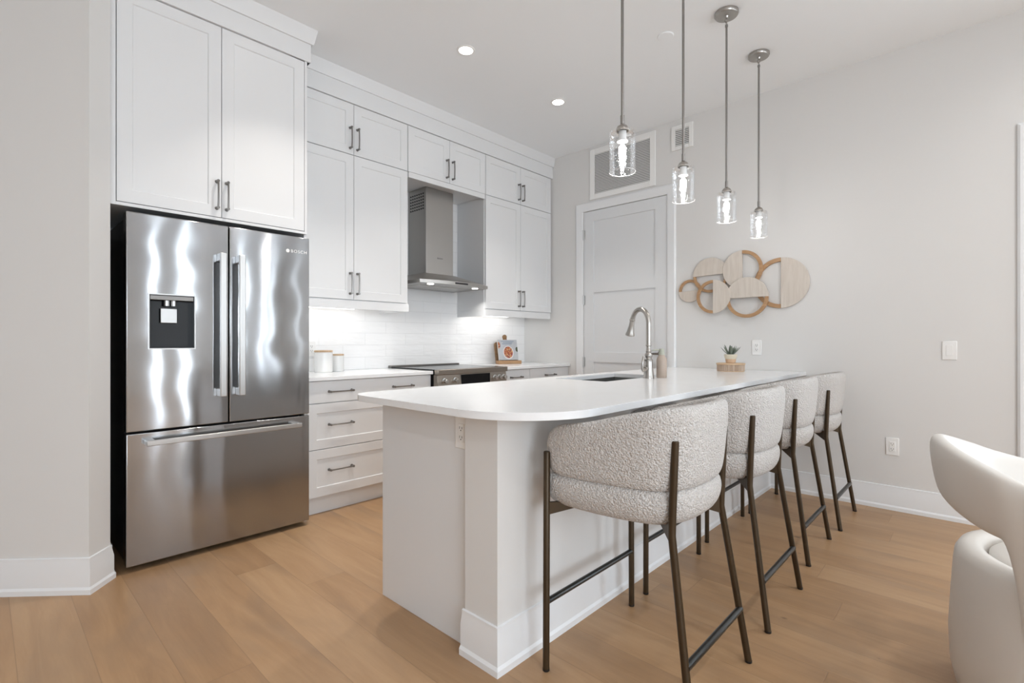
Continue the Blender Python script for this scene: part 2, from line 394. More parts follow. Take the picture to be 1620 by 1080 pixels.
def sweep(bm, path, prof, closed=False, side=1):
    """profile (offset, z) swept along a plan polyline with mitred corners; offset goes to the left of travel * side"""
    n = len(path); rings = []
    P = [Vector((p[0], p[1])) for p in path]
    for i in range(n):
        dirs = []
        if i > 0: dirs.append((P[i] - P[i - 1]).normalized())
        if i < n - 1: dirs.append((P[i + 1] - P[i]).normalized())
        ns = [Vector((-d.y, d.x)) * side for d in dirs]
        if len(ns) == 2:
            m = (ns[0] + ns[1]); m = m / max(m.dot(ns[0]), 0.2)
        else: m = ns[0]
        rings.append([bm.verts.new((P[i].x + m.x * o, P[i].y + m.y * o, z)) for o, z in prof])
    q = len(prof)
    for a, b in zip(rings, rings[1:]):
        for k in range(q):
            bm.faces.new((a[k], a[(k + 1) % q], b[(k + 1) % q], b[k]))
    bm.faces.new(rings[0][::-1]); bm.faces.new(rings[-1])
def obj(name, bm, mat, parent=None, bevel=0.0, seg=2, smooth=35, sub=0):
    bmesh.ops.recalc_face_normals(bm, faces=bm.faces)
    me = bpy.data.meshes.new(name); bm.to_mesh(me); bm.free()
    me.materials.append(mat)
    o = bpy.data.objects.new(name, me); COL.objects.link(o)
    if smooth:
        me.polygons.foreach_set('use_smooth', [True] * len(me.polygons))
        me.set_sharp_from_angle(angle=radians(smooth))
    if bevel > 0:
        md = o.modifiers.new('bevel', 'BEVEL'); md.width = bevel; md.segments = seg; md.limit_method = 'ANGLE'; md.angle_limit = radians(40)
        md.harden_normals = False
    if sub:
        md = o.modifiers.new('subsurf', 'SUBSURF'); md.levels = sub; md.render_levels = sub
    if parent: o.parent = parent
    return o
def tag(o, label, cat, group=None, kind=None):
    o['label'] = label; o['category'] = cat
    if group: o['group'] = group
    if kind: o['kind'] = kind
    return o
def thing(name, label, cat, loc=(0, 0, 0), rz=0, group=None):
    o = bpy.data.objects.new(name, None); COL.objects.link(o); o.empty_display_size = 0.1
    o.location = loc; o.rotation_euler = (0, 0, rz)
    return tag(o, label, cat, group)
def structure(name, bm, mat, label=None, **kw):
    o = obj(name, bm, mat, **kw); o['kind'] = 'structure'
    if label: o['label'] = label
    return o
def copy_tree(o, parent=None):
    c = o.copy(); COL.objects.link(c); c.parent = parent
    for ch in list(o.children): copy_tree(ch, c)
    return c
def text_bm(s, size, mat4, depth=0.0006, spacing=1.0):
    cu = bpy.data.curves.new('lettering', 'FONT'); cu.body = s; cu.size = size; cu.extrude = depth; cu.align_x = 'CENTER'; cu.align_y = 'CENTER'
    cu.space_character = spacing
    to = bpy.data.objects.new('lettering', cu); COL.objects.link(to)
    dg = bpy.context.evaluated_depsgraph_get()
    me = bpy.data.meshes.new_from_object(to.evaluated_get(dg))
    bm = bmesh.new(); bm.from_mesh(me); bmesh.ops.transform(bm, matrix=mat4, verts=bm.verts)
    bpy.data.objects.remove(to); bpy.data.curves.remove(cu); bpy.data.meshes.remove(me)
    return bm
def arc_pts(cx, cy, r, a0, a1, n):
    return [(cx + r * cos(radians(a0 + (a1 - a0) * i / n)), cy + r * sin(radians(a0 + (a1 - a0) * i / n))) for i in range(n + 1)]

# ------------------------------------------------------------------ room shell
structure('floor', B((XL - .2, XR + .2, YS - .2, YB + .2, -0.1, 0)), M_FLOOR, 'wide oak plank floor', smooth=0)
structure('ceiling', B((XL - .2, XR + .2, YS - .2, YB + .2, ZC, ZC + 0.1)), M_CEIL, 'flat white ceiling', smooth=0)
structure('wall_kitchen', B((XL - .2, XR + .2, YB, YB + 0.12, 0, ZC)), M_WALL, 'wall behind the cabinets', smooth=0)
DY0, DY1, DZ = 2.042, 2.947, 2.442          # entry door opening
EY0, EY1, EZ = -1.10, -0.24, 2.33           # second door opening at the right edge
WY0, WY1, WZ0, WZ1 = -2.9, -1.3, 0.06, 2.45  # balcony doors
structure('wall_right', B((XR, XR + .14, DY1, YB, 0, ZC), (XR, XR + .14, DY0, DY1, DZ, ZC), (XR, XR + .14, EY1, DY0, 0, ZC),
    (XR, XR + .14, EY0, EY1, EZ, ZC), (XR, XR + .14, WY1, EY0, 0, ZC), (XR, XR + .14, WY0, WY1, WZ1, ZC), (XR, XR + .14, WY0, WY1, 0, WZ0),
    (XR, XR + .14, -3.58, WY0, 0, ZC), (XR, XR + .14, YS, -3.66, 0, ZC), (XR, XR + .14, -3.66, -3.58, 0, .1), (XR, XR + .14, -3.66, -3.58, 2.8, ZC)), M_WALL, 'long beige wall with the entry door', smooth=0)  # last pieces leave a slit for the added streak light
structure('wall_back', B((XL - .2, -2.4, YS - .12, YS, 0, ZC), *[(a_, b_, YS - .12, YS, 0, ZC) for a_, b_ in zip([0.2] + [q[0] + q[1] / 2 for q in STREAK_SLOTS], [q[0] - q[1] / 2 for q in STREAK_SLOTS] + [XR + .14])], *[(q[0] - q[1] / 2, q[0] + q[1] / 2, YS - .12, YS, 2.8, ZC) for q in STREAK_SLOTS], *[(q[0] - q[1] / 2, q[0] + q[1] / 2, YS - .12, YS, 0, .1) for q in STREAK_SLOTS], (-2.4, 0.2, YS - .12, YS, 0, 0.6), (-2.4, 0.2, YS - .12, YS, 2.5, ZC)), M_WALL, smooth=0)  # openings cut for the added streak lights and the fill window
structure('wall_left', B((XL - .12, XL, YS, YB, 0, ZC)), M_WALL, smooth=0)
CA, CBp = (0.335, 2.925), (0.425, 3.03)     # corner of the angled wall beside the refrigerator
bm = bmesh.new(); prism(bm, [CA, CBp, (0.425, YB), (-0.53, YB)], 0, ZC)
structure('wall_column', bm, M_WALL, 'angled beige wall beside the refrigerator', smooth=0)
# closing boards behind the two doors
structure('wall_corridor', B((XR + .14, XR + .2, EY0 - .1, EY1 + .1, 0, ZC), (XR + .14, XR + .2, DY0 - .1, DY1 + .1, 0, ZC)), M_DARK, smooth=0)
# balcony door frame, and the added frame round the fill light behind the camera
fr = []
for z0, z1 in ((WZ0, WZ0 + .06), (WZ1 - .06, WZ1)): fr.append((XR + .02, XR + .08, WY0, WY1, z0, z1))
for k in range(4):
    y = WY0 + (WY1 - WY0) * k / 3; fr.append((XR + .02, XR + .08, y - .035, y + .035, WZ0, WZ1))
structure('window_1', B(*fr), M_TRIM)
fr = []
for z0, z1 in ((0.6, .66), (2.44, 2.5)): fr.append((-2.4, 0.2, YS - .08, YS - .02, z0, z1))
for k in range(4):
    x = -2.4 + 2.6 * k / 3; fr.append((x - .03, x + .03, YS - .08, YS - .02, 0.6, 2.5))
structure('fill_window', B(*fr), M_TRIM)

BBP = [(0, 0), (.021, 0), (.021, .022), (.014, .032), (.014, .108), (.007, .142), (.007, .157), (0, .160)]
bm = bmesh.new(); sweep(bm, [(-0.53, 3.76), CA, CBp, (0.425, 3.08)], BBP, side=-1)
structure('baseboard_left', bm, M_TRIM, 'tall white baseboard wrapping the angled wall', smooth=20)
# peninsula half wall
IX, IY = 1.205, 1.20
bm = bmesh.new(); sweep(bm, [(IX, 1.375), (IX, IY), (XR, IY)], BBP, side=-1)
structure('baseboard_island', bm, M_TRIM, 'tall white baseboard round the peninsula', smooth=20)
bm = bmesh.new(); sweep(bm, [(XR, IY), (XR, -0.165)], BBP, side=-1)
structure('baseboard_right', bm, M_TRIM, 'tall white baseboard under the long wall', smooth=20)
structure('wall_island', B((IX, XR, IY, 1.365, 0, 0.878)), M_WALL, 'beige half wall carrying the peninsula worktop', smooth=0)

# door casings (stepped)
def casing(name, y0, y1, z, w=0.083, label=None):
    P = [(0, 0), (w, 0), (w, .012), (w - .012, .02), (.02, .016), (0.006, .012), (0, .008)]
    bm = bmesh.new()
    # path in the (y,z) plane round the opening, built by mapping plan coords (y, z) -> wall
    path = [(y0, 0), (y0, z), (y1, z), (y1, 0)]
    n = len(path); rings = []; Pv = [Vector(p) for p in path]
    for i in range(n):
        ds = []
        if i > 0: ds.append((Pv[i] - Pv[i - 1]).normalized())
        if i < n - 1: ds.append((Pv[i + 1] - Pv[i]).normalized())
        ns = [Vector((-d.y, d.x)) for d in ds]
        m = ns[0] if len(ns) == 1 else (ns[0] + ns[1]) / max((ns[0] + ns[1]).dot(ns[0]), .2)
        rings.append([bm.verts.new((XR - h, Pv[i].x + m.x * o, Pv[i].y + m.y * o)) for o, h in P])
    q = len(P)
    for a, b in zip(rings, rings[1:]):
        for k in range(q): bm.faces.new((a[k], a[(k + 1) % q], b[(k + 1) % q], b[k]))
    bm.faces.new(rings[0]); bm.faces.new(rings[-1][::-1])
    return structure(name, bm, M_TRIM, label)
casing('trim_1', DY0 - .002, DY1 + .002, DZ, label='white casing round the entry door')
casing('trim_2', EY0, EY1, EZ, label='white casing at the right edge')

def panel_door(name, y0, y1, z1, panels, mat, xf=XR + 0.004, t=0.042):
    """shaker door facing -x; panels = list of (z0, z1) recesses"""
    st = 0.115; bxs = [(xf, xf + t, y0, y0 + st, .008, z1), (xf, xf + t, y1 - st, y1, .008, z1)]
    z = .008
    for a, b in panels:
        bxs.append((xf, xf + t, y0 + st, y1 - st, z, a)); bxs.append((xf + .012, xf + t - .01, y0 + st, y1 - st, a, b)); z = b
    bxs.append((xf, xf + t, y0 + st, y1 - st, z, z1))
    return structure(name, B(*bxs), mat, smooth=0)
d1 = panel_door('door_1', DY0 + .004, DY1 - .004, DZ - .004, [(.20, .925), (1.025, 1.62), (1.72, 2.335)], M_DOOR)
d1['label'] = 'white three-panel entry door behind the peninsula'
for z in (2.21, 1.548, 0.924, 0.25):
    bm = bmesh.new(); tube(bm, [(XR - .004, DY1 - .002, z - .05), (XR - .004, DY1 - .002, z + .05)], .007, 10)
    box(bm, XR - .001, XR + .004, DY1 - .02, DY1 + .0, z - .045, z + .045)
    h = obj('hinge', bm, M_HANDLE, d1)
bm = bmesh.new()
lathe(bm, [(.026, 0), (.026, .01), (.012, .014), (.011, .045)], 20, Matrix.Translation((XR + .004, 2.105, 1.02)) @ Matrix.Rotation(-pi / 2, 4, 'Y'))
tube(bm, [(XR - .040, 2.105, 1.02), (XR - .044, 2.13, 1.02), (XR - .044, 2.21, 1.018)], [.010, .010, .008], 10)
obj('door_handle', bm, M_PULL, d1)
d2 = panel_door('door_2', EY0 + .004, EY1 - .004, EZ - .004, [(.20, .98), (1.08, 2.21)], M_TRIM)

# backsplash
bs = structure('wall_backsplash', B((1.41, XR - .001, YB - .010, YB - .001, .90, 1.60), (2.30, 3.22, YB - .010, YB - .001, 1.60, 2.48)), M_TILE, 'glossy white long tile backsplash', smooth=0)

# ------------------------------------------------------------------ cabinets
def pull(parent, x, y, z, L, vertical=True, mat=None):
    """bow pull with two flared feet, in front (-y) of plane y"""
    bm = bmesh.new(); h = L / 2; off = 0.028
    def pt(a, d): return (x, y - d, z + a) if vertical else (x + a, y - d, z)
    tube(bm, [pt(-h + .008, off), pt(-h * .5, off + .003), pt(0, off + .004), pt(h * .5, off + .003), pt(h - .008, off)], [.0052, .0045, .0045, .0045, .0052], 8)
    for s in (-1, 1):
        tube(bm, [pt(s * (h - .009), 0.0), pt(s * (h - .009), .006), pt(s * (h - .009), off + .004)], [.010, .0075, .0075], 10)
    return obj('handle', bm, mat or M_PULL, parent)
def shaker(name, parent, x0, x1, y, z0, z1, rail=0.062, t=0.020, g=0.0016, flat=False, mat=None):
    """shaker front whose face is at y (facing -y)"""
    x0 += g; x1 -= g; z0 += g; z1 -= g
    bm = bmesh.new()
    if flat:
        box(bm, x0, x1, y, y + t, z0, z1)
        return obj(name, bm, mat or M_CAB, parent, bevel=.0012, seg=1, smooth=0)
    # frame face ring, sloped inner lip, recessed panel
    o = [(x0, z0), (x1, z0), (x1, z1), (x0, z1)]
    def inset(d): return [(x0 + d, z0 + d), (x1 - d, z0 + d), (x1 - d, z1 - d), (x0 + d, z1 - d)]
    layers = [([(a, y + t, b) for a, b in o]), ([(a, y + .0012, b) for a, b in o]), ([(a, y, b) for a, b in inset(.0012)]),
              ([(a, y, b) for a, b in inset(rail)]), ([(a, y + .007, b) for a, b in inset(rail + .004)])]
    vs = [[bm.verts.new(c) for c in l] for l in layers]
    for a, b in zip(vs, vs[1:]):
        for k in range(4): bm.faces.new((a[k], a[(k + 1) % 4], b[(k + 1) % 4], b[k]))
    bm.faces.new(vs[0][::-1]); bm.faces.new(vs[-1])
    return obj(name, bm, mat or M_CAB, parent, smooth=0)

YU = 3.35   # upper door face
YF = 3.08   # refrigerator cabinet door face
# --- cabinet over the refrigerator
c = thing('refrigerator_cabinet', 'tall white two-door cabinet over the refrigerator', 'cabinet', (0.92, 3.4, 1.80))
def P(o, parent):  # keep world coordinates when parenting to an empty with a location
    o.parent = parent; o.matrix_parent_inverse = Matrix.Translation(parent.location).inverted() if parent.rotation_euler.z == 0 else parent.matrix_world.inverted()
    return o
def sub_of(o, parent):
    o.parent = parent; return o
def cabinet(name, label, x0, x1, z0, z1, yface, carcass, doors, loc_z=None, cat='cabinet'):
    t = thing(name, label, cat, ((x0 + x1) / 2, (yface + YB) / 2, z0))
    P(obj('carcass', B(*carcass), M_CAB, smooth=0, bevel=.0008, seg=1), t)
    for d in doors:
        nm, a, b, lo, hi, kw, pulls = d
        dr = shaker(nm, None, a, b, yface, lo, hi, **kw); P(dr, t)
        for pl in pulls:
            h = pull(None, pl[0], yface, pl[1], pl[2], pl[3]); h.parent = dr
    return t
bpy.data.objects.remove(c)
HV = 0.165
cabinet('refrigerator_cabinet', 'tall white two-door cabinet over the refrigerator', .433, 1.405, 1.80, 2.99, YF,
    [(.428, 1.403, YF + .021, YB - .001, 1.80, 2.985), (.428, .453, YF, YF + .021, 1.80, 2.985), (1.388, 1.403, YF, YF + .021, 1.80, 2.985), (1.392, 1.41, YF + .022, YB - .001, 0.0, 1.80), (.453, 1.388, YF, YF + .021, 1.80, 1.816)],
    [('door', .455, .920, 1.818, 2.878, {}, [(.895, 1.94, HV, True)]), ('door', .920, 1.387, 1.818, 2.878, {}, [(.945, 1.94, HV, True)])])
# --- stacked upper cabinet beside the refrigerator
cabinet('stacked_upper_cabinet', 'white stacked four-door wall cabinet between refrigerator and range hood', 1.41, 2.352, 1.37, 2.99, YU,
    [(1.412, 2.356, YU + .021, YB - .011, 1.42, 2.985), (1.412, 2.356, YU + .0, YU + .02, 1.368, 1.430), (2.338, 2.356, YU + .02, YB - .011, 1.368, 1.4195), (1.412, 2.337, YU + .021, YB - .011, 1.395, 1.4195)],
    [('door', 1.414, 1.875, 2.495, 2.866, {}, [(1.844, 2.612, HV, True)]), ('door', 1.875, 2.346, 2.495, 2.866, {}, [(1.902, 2.612, HV, True)]),
     ('door', 1.414, 1.875, 1.435, 2.493, {}, [(1.844, 1.553, HV, True)]), ('door', 1.875, 2.346, 1.435, 2.493, {}, [(1.902, 1.553, HV, True)])])
# --- short cabinet over the hood
cabinet('hood_cabinet', 'short white two-door cabinet above the range hood', 2.36, 3.20, 2.45, 2.99, YU,
    [(2.358, 3.203, YU + .021, YB - .011, 2.47, 2.985), (2.358, 3.203, YU, YU + .021, 2.45, 2.494)],
    [('door', 2.350, 2.781, 2.495, 2.866, {}, [(2.746, 2.612, HV, True)]), ('door', 2.781, 3.208, 2.495, 2.866, {}, [(2.812, 2.612, HV, True)])])
cabinet('corner_upper_cabinet', 'white stacked four-door wall cabinet in the corner by the entry door', 3.205, 4.197, 1.37, 2.99, YU,
    [(3.207, 4.192, YU + .021, YB - .011, 1.42, 2.985), (3.207, 4.165, YU, YU + .021, 1.368, 1.430), (3.207, 3.225, YU + .021, YB - .011, 1.368, 1.4195), (3.226, 4.165, YU + .022, YB - .011, 1.395, 1.4195)],
    [('door', 3.212, 3.693, 2.495, 2.866, {}, [(3.662, 2.612, HV, True)]), ('door', 3.693, 4.176, 2.495, 2.866, {}, [(3.722, 2.612, HV, True)]),
     ('door', 3.212, 3.693, 1.435, 2.493, {}, [(3.662, 1.553, HV, True)]), ('door', 3.693, 4.176, 1.435, 2.493, {}, [(3.722, 1.553, HV, True)])])
# frieze + crown
bm = bmesh.new()
box(bm, .428, 1.422, YF - .012, YF + .10, 2.880, 2.995); box(bm, 1.30, 1.422, YF, YB - .001, 2.880, 2.995)
box(bm, 1.422, 4.197, YU - .010, YU + .10, 2.868, 2.995)
structure('trim_3', bm, M_CAB, 'white frieze board above the cabinet doors', smooth=0)
bm = bmesh.new()
CR = [(0, 2.990), (.014, 2.990), (.018, 3.000), (.030, 3.060), (.034, ZC), (0, ZC)]
sweep(bm, [(.428, YF - .010), (1.420, YF - .010), (1.420, YU - .008), (4.197, YU - .008)], CR, side=-1)
structure('trim_4', bm, M_CAB, 'white crown moulding between cabinets and ceiling')

# --- base cabinets
YBF = 3.135
dl = {'rail': .06}
t = thing('drawer_cabinet', 'white three-drawer base cabinet between refrigerator and range', 'cabinet', (1.92, 3.45, 0))
P(obj('carcass', B((1.425, 2.412, YBF + .021, YB - .011, .115, .874)), M_CAB, smooth=0), t)
P(obj('toe_kick', B((1.425, 2.412, 3.185, 3.20, 0.0, .115)), M_CAB, smooth=0), t)
for z0, z1, zz, kw in ((.727, .872, .80, {'flat': True}), (.427, .725, .583, dl), (.118, .425, .285, dl)):
    d = shaker('drawer', None, 1.43, 2.412, YBF, z0, z1, **kw); P(d, t)
    for x in (1.657, 2.150):
        h = pull(None, x, YBF, zz, .18, False); h.parent = d
for x0, x1, xm, nm, lab in ((3.203, 3.585, 3.39, 'base_cabinet', 'narrow white base cabinet just right of the range'), (3.587, 4.194, 3.89, 'base_cabinet', 'wider white base cabinet in the corner beside the entry door')):
    t = thing(nm, lab, 'cabinet', ((x0 + x1) / 2, 3.45, 0))
    P(obj('carcass', B((x0, x1, YBF + .021, YB - .011, .115, .874)), M_CAB, smooth=0), t)
    P(obj('toe_kick', B((x0, x1, 3.185, 3.20, 0, .115)), M_CAB, smooth=0), t)
    d = shaker('drawer', None, x0, x1, YBF, .727, .872, flat=True); P(d, t)
    h = pull(None, xm, YBF, .80, .16, False); h.parent = d
    d = shaker('door', None, x0, x1, YBF, .118, .725); P(d, t)
    h = pull(None, x1 - .04, YBF, .62, HV, True); h.parent = d
tag(obj('worktop', B((1.412, 2.416, 3.11, YB - .011, .875, .900)), M_QUARTZ, bevel=.002), 'white quartz worktop between refrigerator and range', 'worktop')
tag(obj('worktop', B((3.200, 4.196, 3.11, YB - .011, .875, .900)), M_QUARTZ, bevel=.002), 'white quartz worktop in the corner, holding the cookbook', 'worktop')

# ------------------------------------------------------------------ under-cabinet light bars
for x0, x1, lab in ((1.45, 2.04, 'glowing light bar under the cabinet beside the refrigerator'), (3.232, 3.82, 'glowing light bar under the corner cabinet')):
    tag(obj('light_bar', B((x0, x1, 3.64, 3.665, 1.386, 1.3945)), M_STRIP, smooth=0), lab, 'light')

# ------------------------------------------------------------------ refrigerator
t = thing('refrigerator', 'stainless steel french-door refrigerator with water dispenser', 'refrigerator', (0.937, 3.3, 0))
FX0, FX1, FY = 0.484, 1.389, 3.02
P(obj('body', B((.492, 1.381, 3.115, 3.73, .03, 1.745)), M_BLACK, bevel=.004), t)
P(obj('gasket', B((.500, 1.373, 3.09, 3.118, .05, 1.74)), M_DARK, smooth=0), t)
P(obj('hinge_cover', B((.50, .58, 3.05, 3.16, 1.746, 1.766)), M_BLACK, bevel=.004), t)
def fr_door(name, x0, x1, z0, z1, cut=None):
    bm = bmesh.new()
    nx, nz = 1, 1
    if cut is None: box(bm, x0, x1, FY, 3.088, z0, z1)
    else:
        a, b, c_, d_ = cut
        outer = [(x0, z0), (x1, z0), (x1, z1), (x0, z1)]; hole = [(a, c_), (b, c_), (b, d_), (a, d_)]
        mt = Matrix(((1, 0, 0, 0), (0, 0, 1, 0), (0, 1, 0, 0), (0, 0, 0, 1)))
        prism(bm, outer, FY, 3.088, hole, mt)
    return P(obj(name, bm, M_STEEL, bevel=.004, seg=3, smooth=35), t)
DC = (.577, .772, 1.096, 1.366)
ld = fr_door('door', FX0, .9345, .687, 1.764, DC)
rd = fr_door('door', .9405, FX1, .687, 1.764)
fd = fr_door('freezer_drawer', FX0, FX1, .030, .677)
# dispenser
a, b, c0, c1 = DC
bm = B((a, b, 3.072, 3.078, c0, c1), (a, a + .004, FY + .002, 3.074, c0, c1), (b - .004, b, FY + .002, 3.074, c0, c1), (a, b, FY + .002, 3.074, c0, c0 + .004), (a, b, FY + .002, 3.074, c1 - .004, c1))
dp = obj('dispenser', bm, M_GLOSSBLACK, smooth=0); dp.parent = ld
f = .006
q = obj('dispenser_bezel', B((a - f, b + f, FY - .002, FY + .001, c0 - f, c0), (a - f, b + f, FY - .002, FY + .001, c1, c1 + f), (a - f, a, FY - .002, FY + .001, c0, c1), (b, b + f, FY - .002, FY + .001, c0, c1)), M_HANDLE, smooth=0); q.parent = ld
q = obj('control_panel', B((a, b, FY + .002, 3.04, c1 - .026, c1)), M_PULL, bevel=.002); q.parent = ld
bm = bmesh.new()
for x in (.655, .685): lathe(bm, [(.013, 1.312), (.013, 1.342)], 16, Matrix.Translation((x, 3.048, 0)))
q = obj('nozzle', bm, M_HANDLE); q.parent = ld
q = obj('paddle', B((.630, .702, 3.052, 3.058, 1.225, 1.300)), M_HANDLE, bevel=.002); q.parent = ld; q['label'] = 'grey push paddle'
def bar_handle(parent, p0, p1, horiz=False):
    bm = bmesh.new()
    if not horiz:
        x, z0, z1 = p0, p1[0], p1[1]
        box(bm, x - .016, x + .016, FY - .066, FY - .052, z0, z1)
        for z in (z0, z1 - .04): box(bm, x - .015, x + .015, FY - .054, FY, z, z + .04)
    else:
        x0, x1, z = p0[0], p0[1], p1
        box(bm, x0, x1, FY - .066, FY - .048, z - .013, z + .013)
        for x in (x0, x1 - .04): box(bm, x, x + .04, FY - .05, FY, z - .011, z + .011)
    h = obj('handle', bm, M_HANDLE, bevel=.003); h.parent = parent
    return h
bar_handle(ld, .893, (.835, 1.605)); bar_handle(rd, .987, (.835, 1.605))
bar_handle(fd, (.555, 1.318), .632, True)
R_Y = Matrix.Rotation(radians(90), 4, 'X')
bm = text_bm('BOSCH', .026, Matrix.Translation((1.325, FY - .0008, 1.673)) @ R_Y, .0008, 1.25)
lathe(bm, [(.0105, 0), (.0105, .0015)], 20, Matrix.Translation((1.258, FY, 1.673)) @ R_Y)
q = obj('badge', bm, M_CERAMIC, smooth=0); q.parent = rd
for x in (.53, 1.34):
    bm = bmesh.new(); lathe(bm, [(.018, 0), (.018, .031)], 14, Matrix.Translation((x, 3.16, 0)))
    P(obj('foot', bm, M_BLACK), t)

# ------------------------------------------------------------------ range
t = thing('range', 'stainless steel slide-in range between the two worktops', 'range', (2.808, 3.4, 0))
RX0, RX1 = 2.424, 3.192
P(obj('body', B((RX0, RX1, 3.115, YB - .012, .03, .872)), M_BLACK, smooth=0), t)
P(obj('cooktop', B((RX0 + .004, RX1 - .004, 3.09, 3.70, .9005, .910)), M_GLOSSBLACK, bevel=.002), t)['label'] = 'glossy dark glass cooktop'
P(obj('back_trim', B((RX0, RX1, 3.70, YB - .012, .901, .922)), M_PULL, bevel=.003), t)
P(obj('front_trim', B((RX0 - .006, RX1 + .006, 3.055, 3.10, .868, .909)), M_RANGE, bevel=.004), t)
bm = bmesh.new()
mt = Matrix(((0, 0, 1, 0), (1, 0, 0, 0), (0, 1, 0, 0), (0, 0, 0, 1)))
prism(bm, [(3.120, .868), (3.072, .868), (3.060, .765), (3.120, .765)], RX0, RX1, None, mt)
cp = P(obj('control_panel', bm, M_RANGE, bevel=.002), t)
q = obj('display', B((2.665, 2.985, 3.0605, 3.075, .785, .862)), M_GLOSSBLACK, smooth=0); q.parent = cp
for x in (2.49, 2.60, 3.045, 3.10, 3.155):
    bm = bmesh.new()
    lathe(bm, [(.023, 0), (.023, .005), (.017, .008), (.0165, .033), (.014, .036)], 20, Matrix.Translation((x, 3.066, .822)) @ Matrix.Rotation(radians(97), 4, 'X'))
    P(obj('knob', bm, M_HANDLE), t)
od = P(obj('oven_door', B((RX0 + .003, RX1 - .003, 3.066, 3.114, .20, .755)), M_RANGE, bevel=.004), t)
q = obj('oven_window', B((RX0 + .12, RX1 - .12, 3.064, 3.068, .33, .60)), M_GLOSSBLACK, smooth=0); q.parent = od
bm = bmesh.new(); tube(bm, [(RX0 + .05, 3.015, .70), (RX1 - .05, 3.015, .70)], .011, 12)
for x in (RX0 + .08, RX1 - .08): tube(bm, [(x, 3.066, .70), (x, 3.015, .70)], .009, 10)
q = obj('handle', bm, M_HANDLE); q.parent = od
P(obj('storage_drawer', B((RX0 + .003, RX1 - .003, 3.066, 3.114, .04, .192)), M_RANGE, bevel=.004), t)

# ------------------------------------------------------------------ range hood
t = thing('range_hood', 'stainless steel chimney range hood with a curved canopy', 'range hood', (2.78, 3.5, 1.6))
ch = P(obj('chimney', B((2.632, 2.936, 3.49, YB - .012, 1.70, 2.468)), M_HOOD, bevel=.002), t)
bm = bmesh.new()
for i in range(7):
    for k in range(6):
        y = 3.52 + i * .030; z = 2.28 + k * .026
        box(bm, 2.6306, 2.6325, y, y + .018, z, z + .012)
q = obj('grille', bm, M_DARK, smooth=0); q.parent = ch; q['label'] = 'dark slotted air grille'
q = obj('badge', text_bm('BOSCH', .016, Matrix.Translation((2.785, 3.4893, 1.862)) @ R_Y, .0006, 1.2), M_DARK, smooth=0); q.parent = ch
bm = bmesh.new()
def bow(n=24, y0=3.268, dy=.065, x0=2.405, x1=3.158):
    pts = []
    for i in range(n + 1):
        u = i / n; x = x0 + (x1 - x0) * u; s = (2 * u - 1)
        pts.append((x, y0 - dy * (1 - s * s)))
    return pts
bw = bow()
loopb = bw + [(3.158, YB - .012), (2.405, YB - .012)]
cx, cy = 2.784, 3.62
lo = [bm.verts.new((x, y, 1.605)) for x, y in loopb]
mid = [bm.verts.new((x, y, 1.632)) for x, y in loopb]
N = len(loopb)
# upper shell tapers to the chimney foot
top = []
for x, y in loopb:
    tx = min(max(x, 2.62), 2.948); ty = max(y, 3.478); k = 1.0
    top.append(bm.verts.new((tx, ty, 1.722)))
for A_, B_ in ((lo, mid), (mid, top)):
    for i in range(N):
        vs = [A_[i], A_[(i + 1) % N], B_[(i + 1) % N], B_[i]]
        bm.faces.new(vs)
bm.faces.new(top); bm.faces.new(lo[::-1])
bmesh.ops.remove_doubles(bm, verts=bm.verts, dist=1e-5)
can = P(obj('canopy', bm, M_HOOD, smooth=30), t)
q = obj('filter', B((2.50, 2.775, 3.40, 3.66, 1.602, 1.606), (2.785, 3.06, 3.40, 3.66, 1.602, 1.606)), M_NICKEL, bevel=.002); q.parent = can
for x in (2.535, 3.03):
    bm = bmesh.new(); lathe(bm, [(.027, 1.600), (.027, 1.6045)], 20, Matrix.Translation((x, 3.30, 0)))
    q = obj('lamp', bm, M_HOODLED); q.parent = can
q = obj('switch_panel', B((2.72, 2.86, 3.2018, 3.212, 1.612, 1.625)), M_BLACK, smooth=0); q.parent = can

# ------------------------------------------------------------------ peninsula
def rrect(x0, x1, y0, y1, r00, r01, n=18):
    pts = []
    pts += [(x1, y0), (x1, y1)]
    pts += arc_pts(x0 + r01, y1 - r01, r01, 90, 180, n)
    pts += arc_pts(x0 + r00, y0 + r00, r00, 180, 270, n)
    return pts
ipoly = rrect(1.088, XR - .002, .945, 1.995, .33, .11, 28)
SX0, SX1, SY0, SY1 = 2.400, 3.080, 1.535, 1.895
bm = bmesh.new()
prism(bm, ipoly, .879, .905, [(SX0, SY0), (SX1, SY0), (SX1, SY1), (SX0, SY1)])
tag(obj('peninsula_worktop', bm, M_QUARTZ, bevel=.0025, seg=2, smooth=30), 'long white quartz peninsula worktop with a rounded end', 'worktop')
t = thing('peninsula_cabinet', 'white cabinet run with a plain end panel under the peninsula worktop', 'cabinet', (2.7, 1.66, 0))
P(obj('end_panel', B((1.231, 1.250, 1.366, 1.949, 0, .878)), M_CAB, bevel=.001), t)
P(obj('carcass', B((1.251, 2.36, 1.367, 1.925, .10, .876), (2.36, 3.12, 1.367, 1.925, .10, .68), (3.12, XR - .003, 1.367, 1.925, .10, .876)), M_CAB, smooth=0), t)
P(obj('toe_kick', B((1.251, XR - .003, 1.86, 1.875, 0, .10)), M_CAB, smooth=0), t)
n = 5; w = (XR - .003 - 1.252) / n
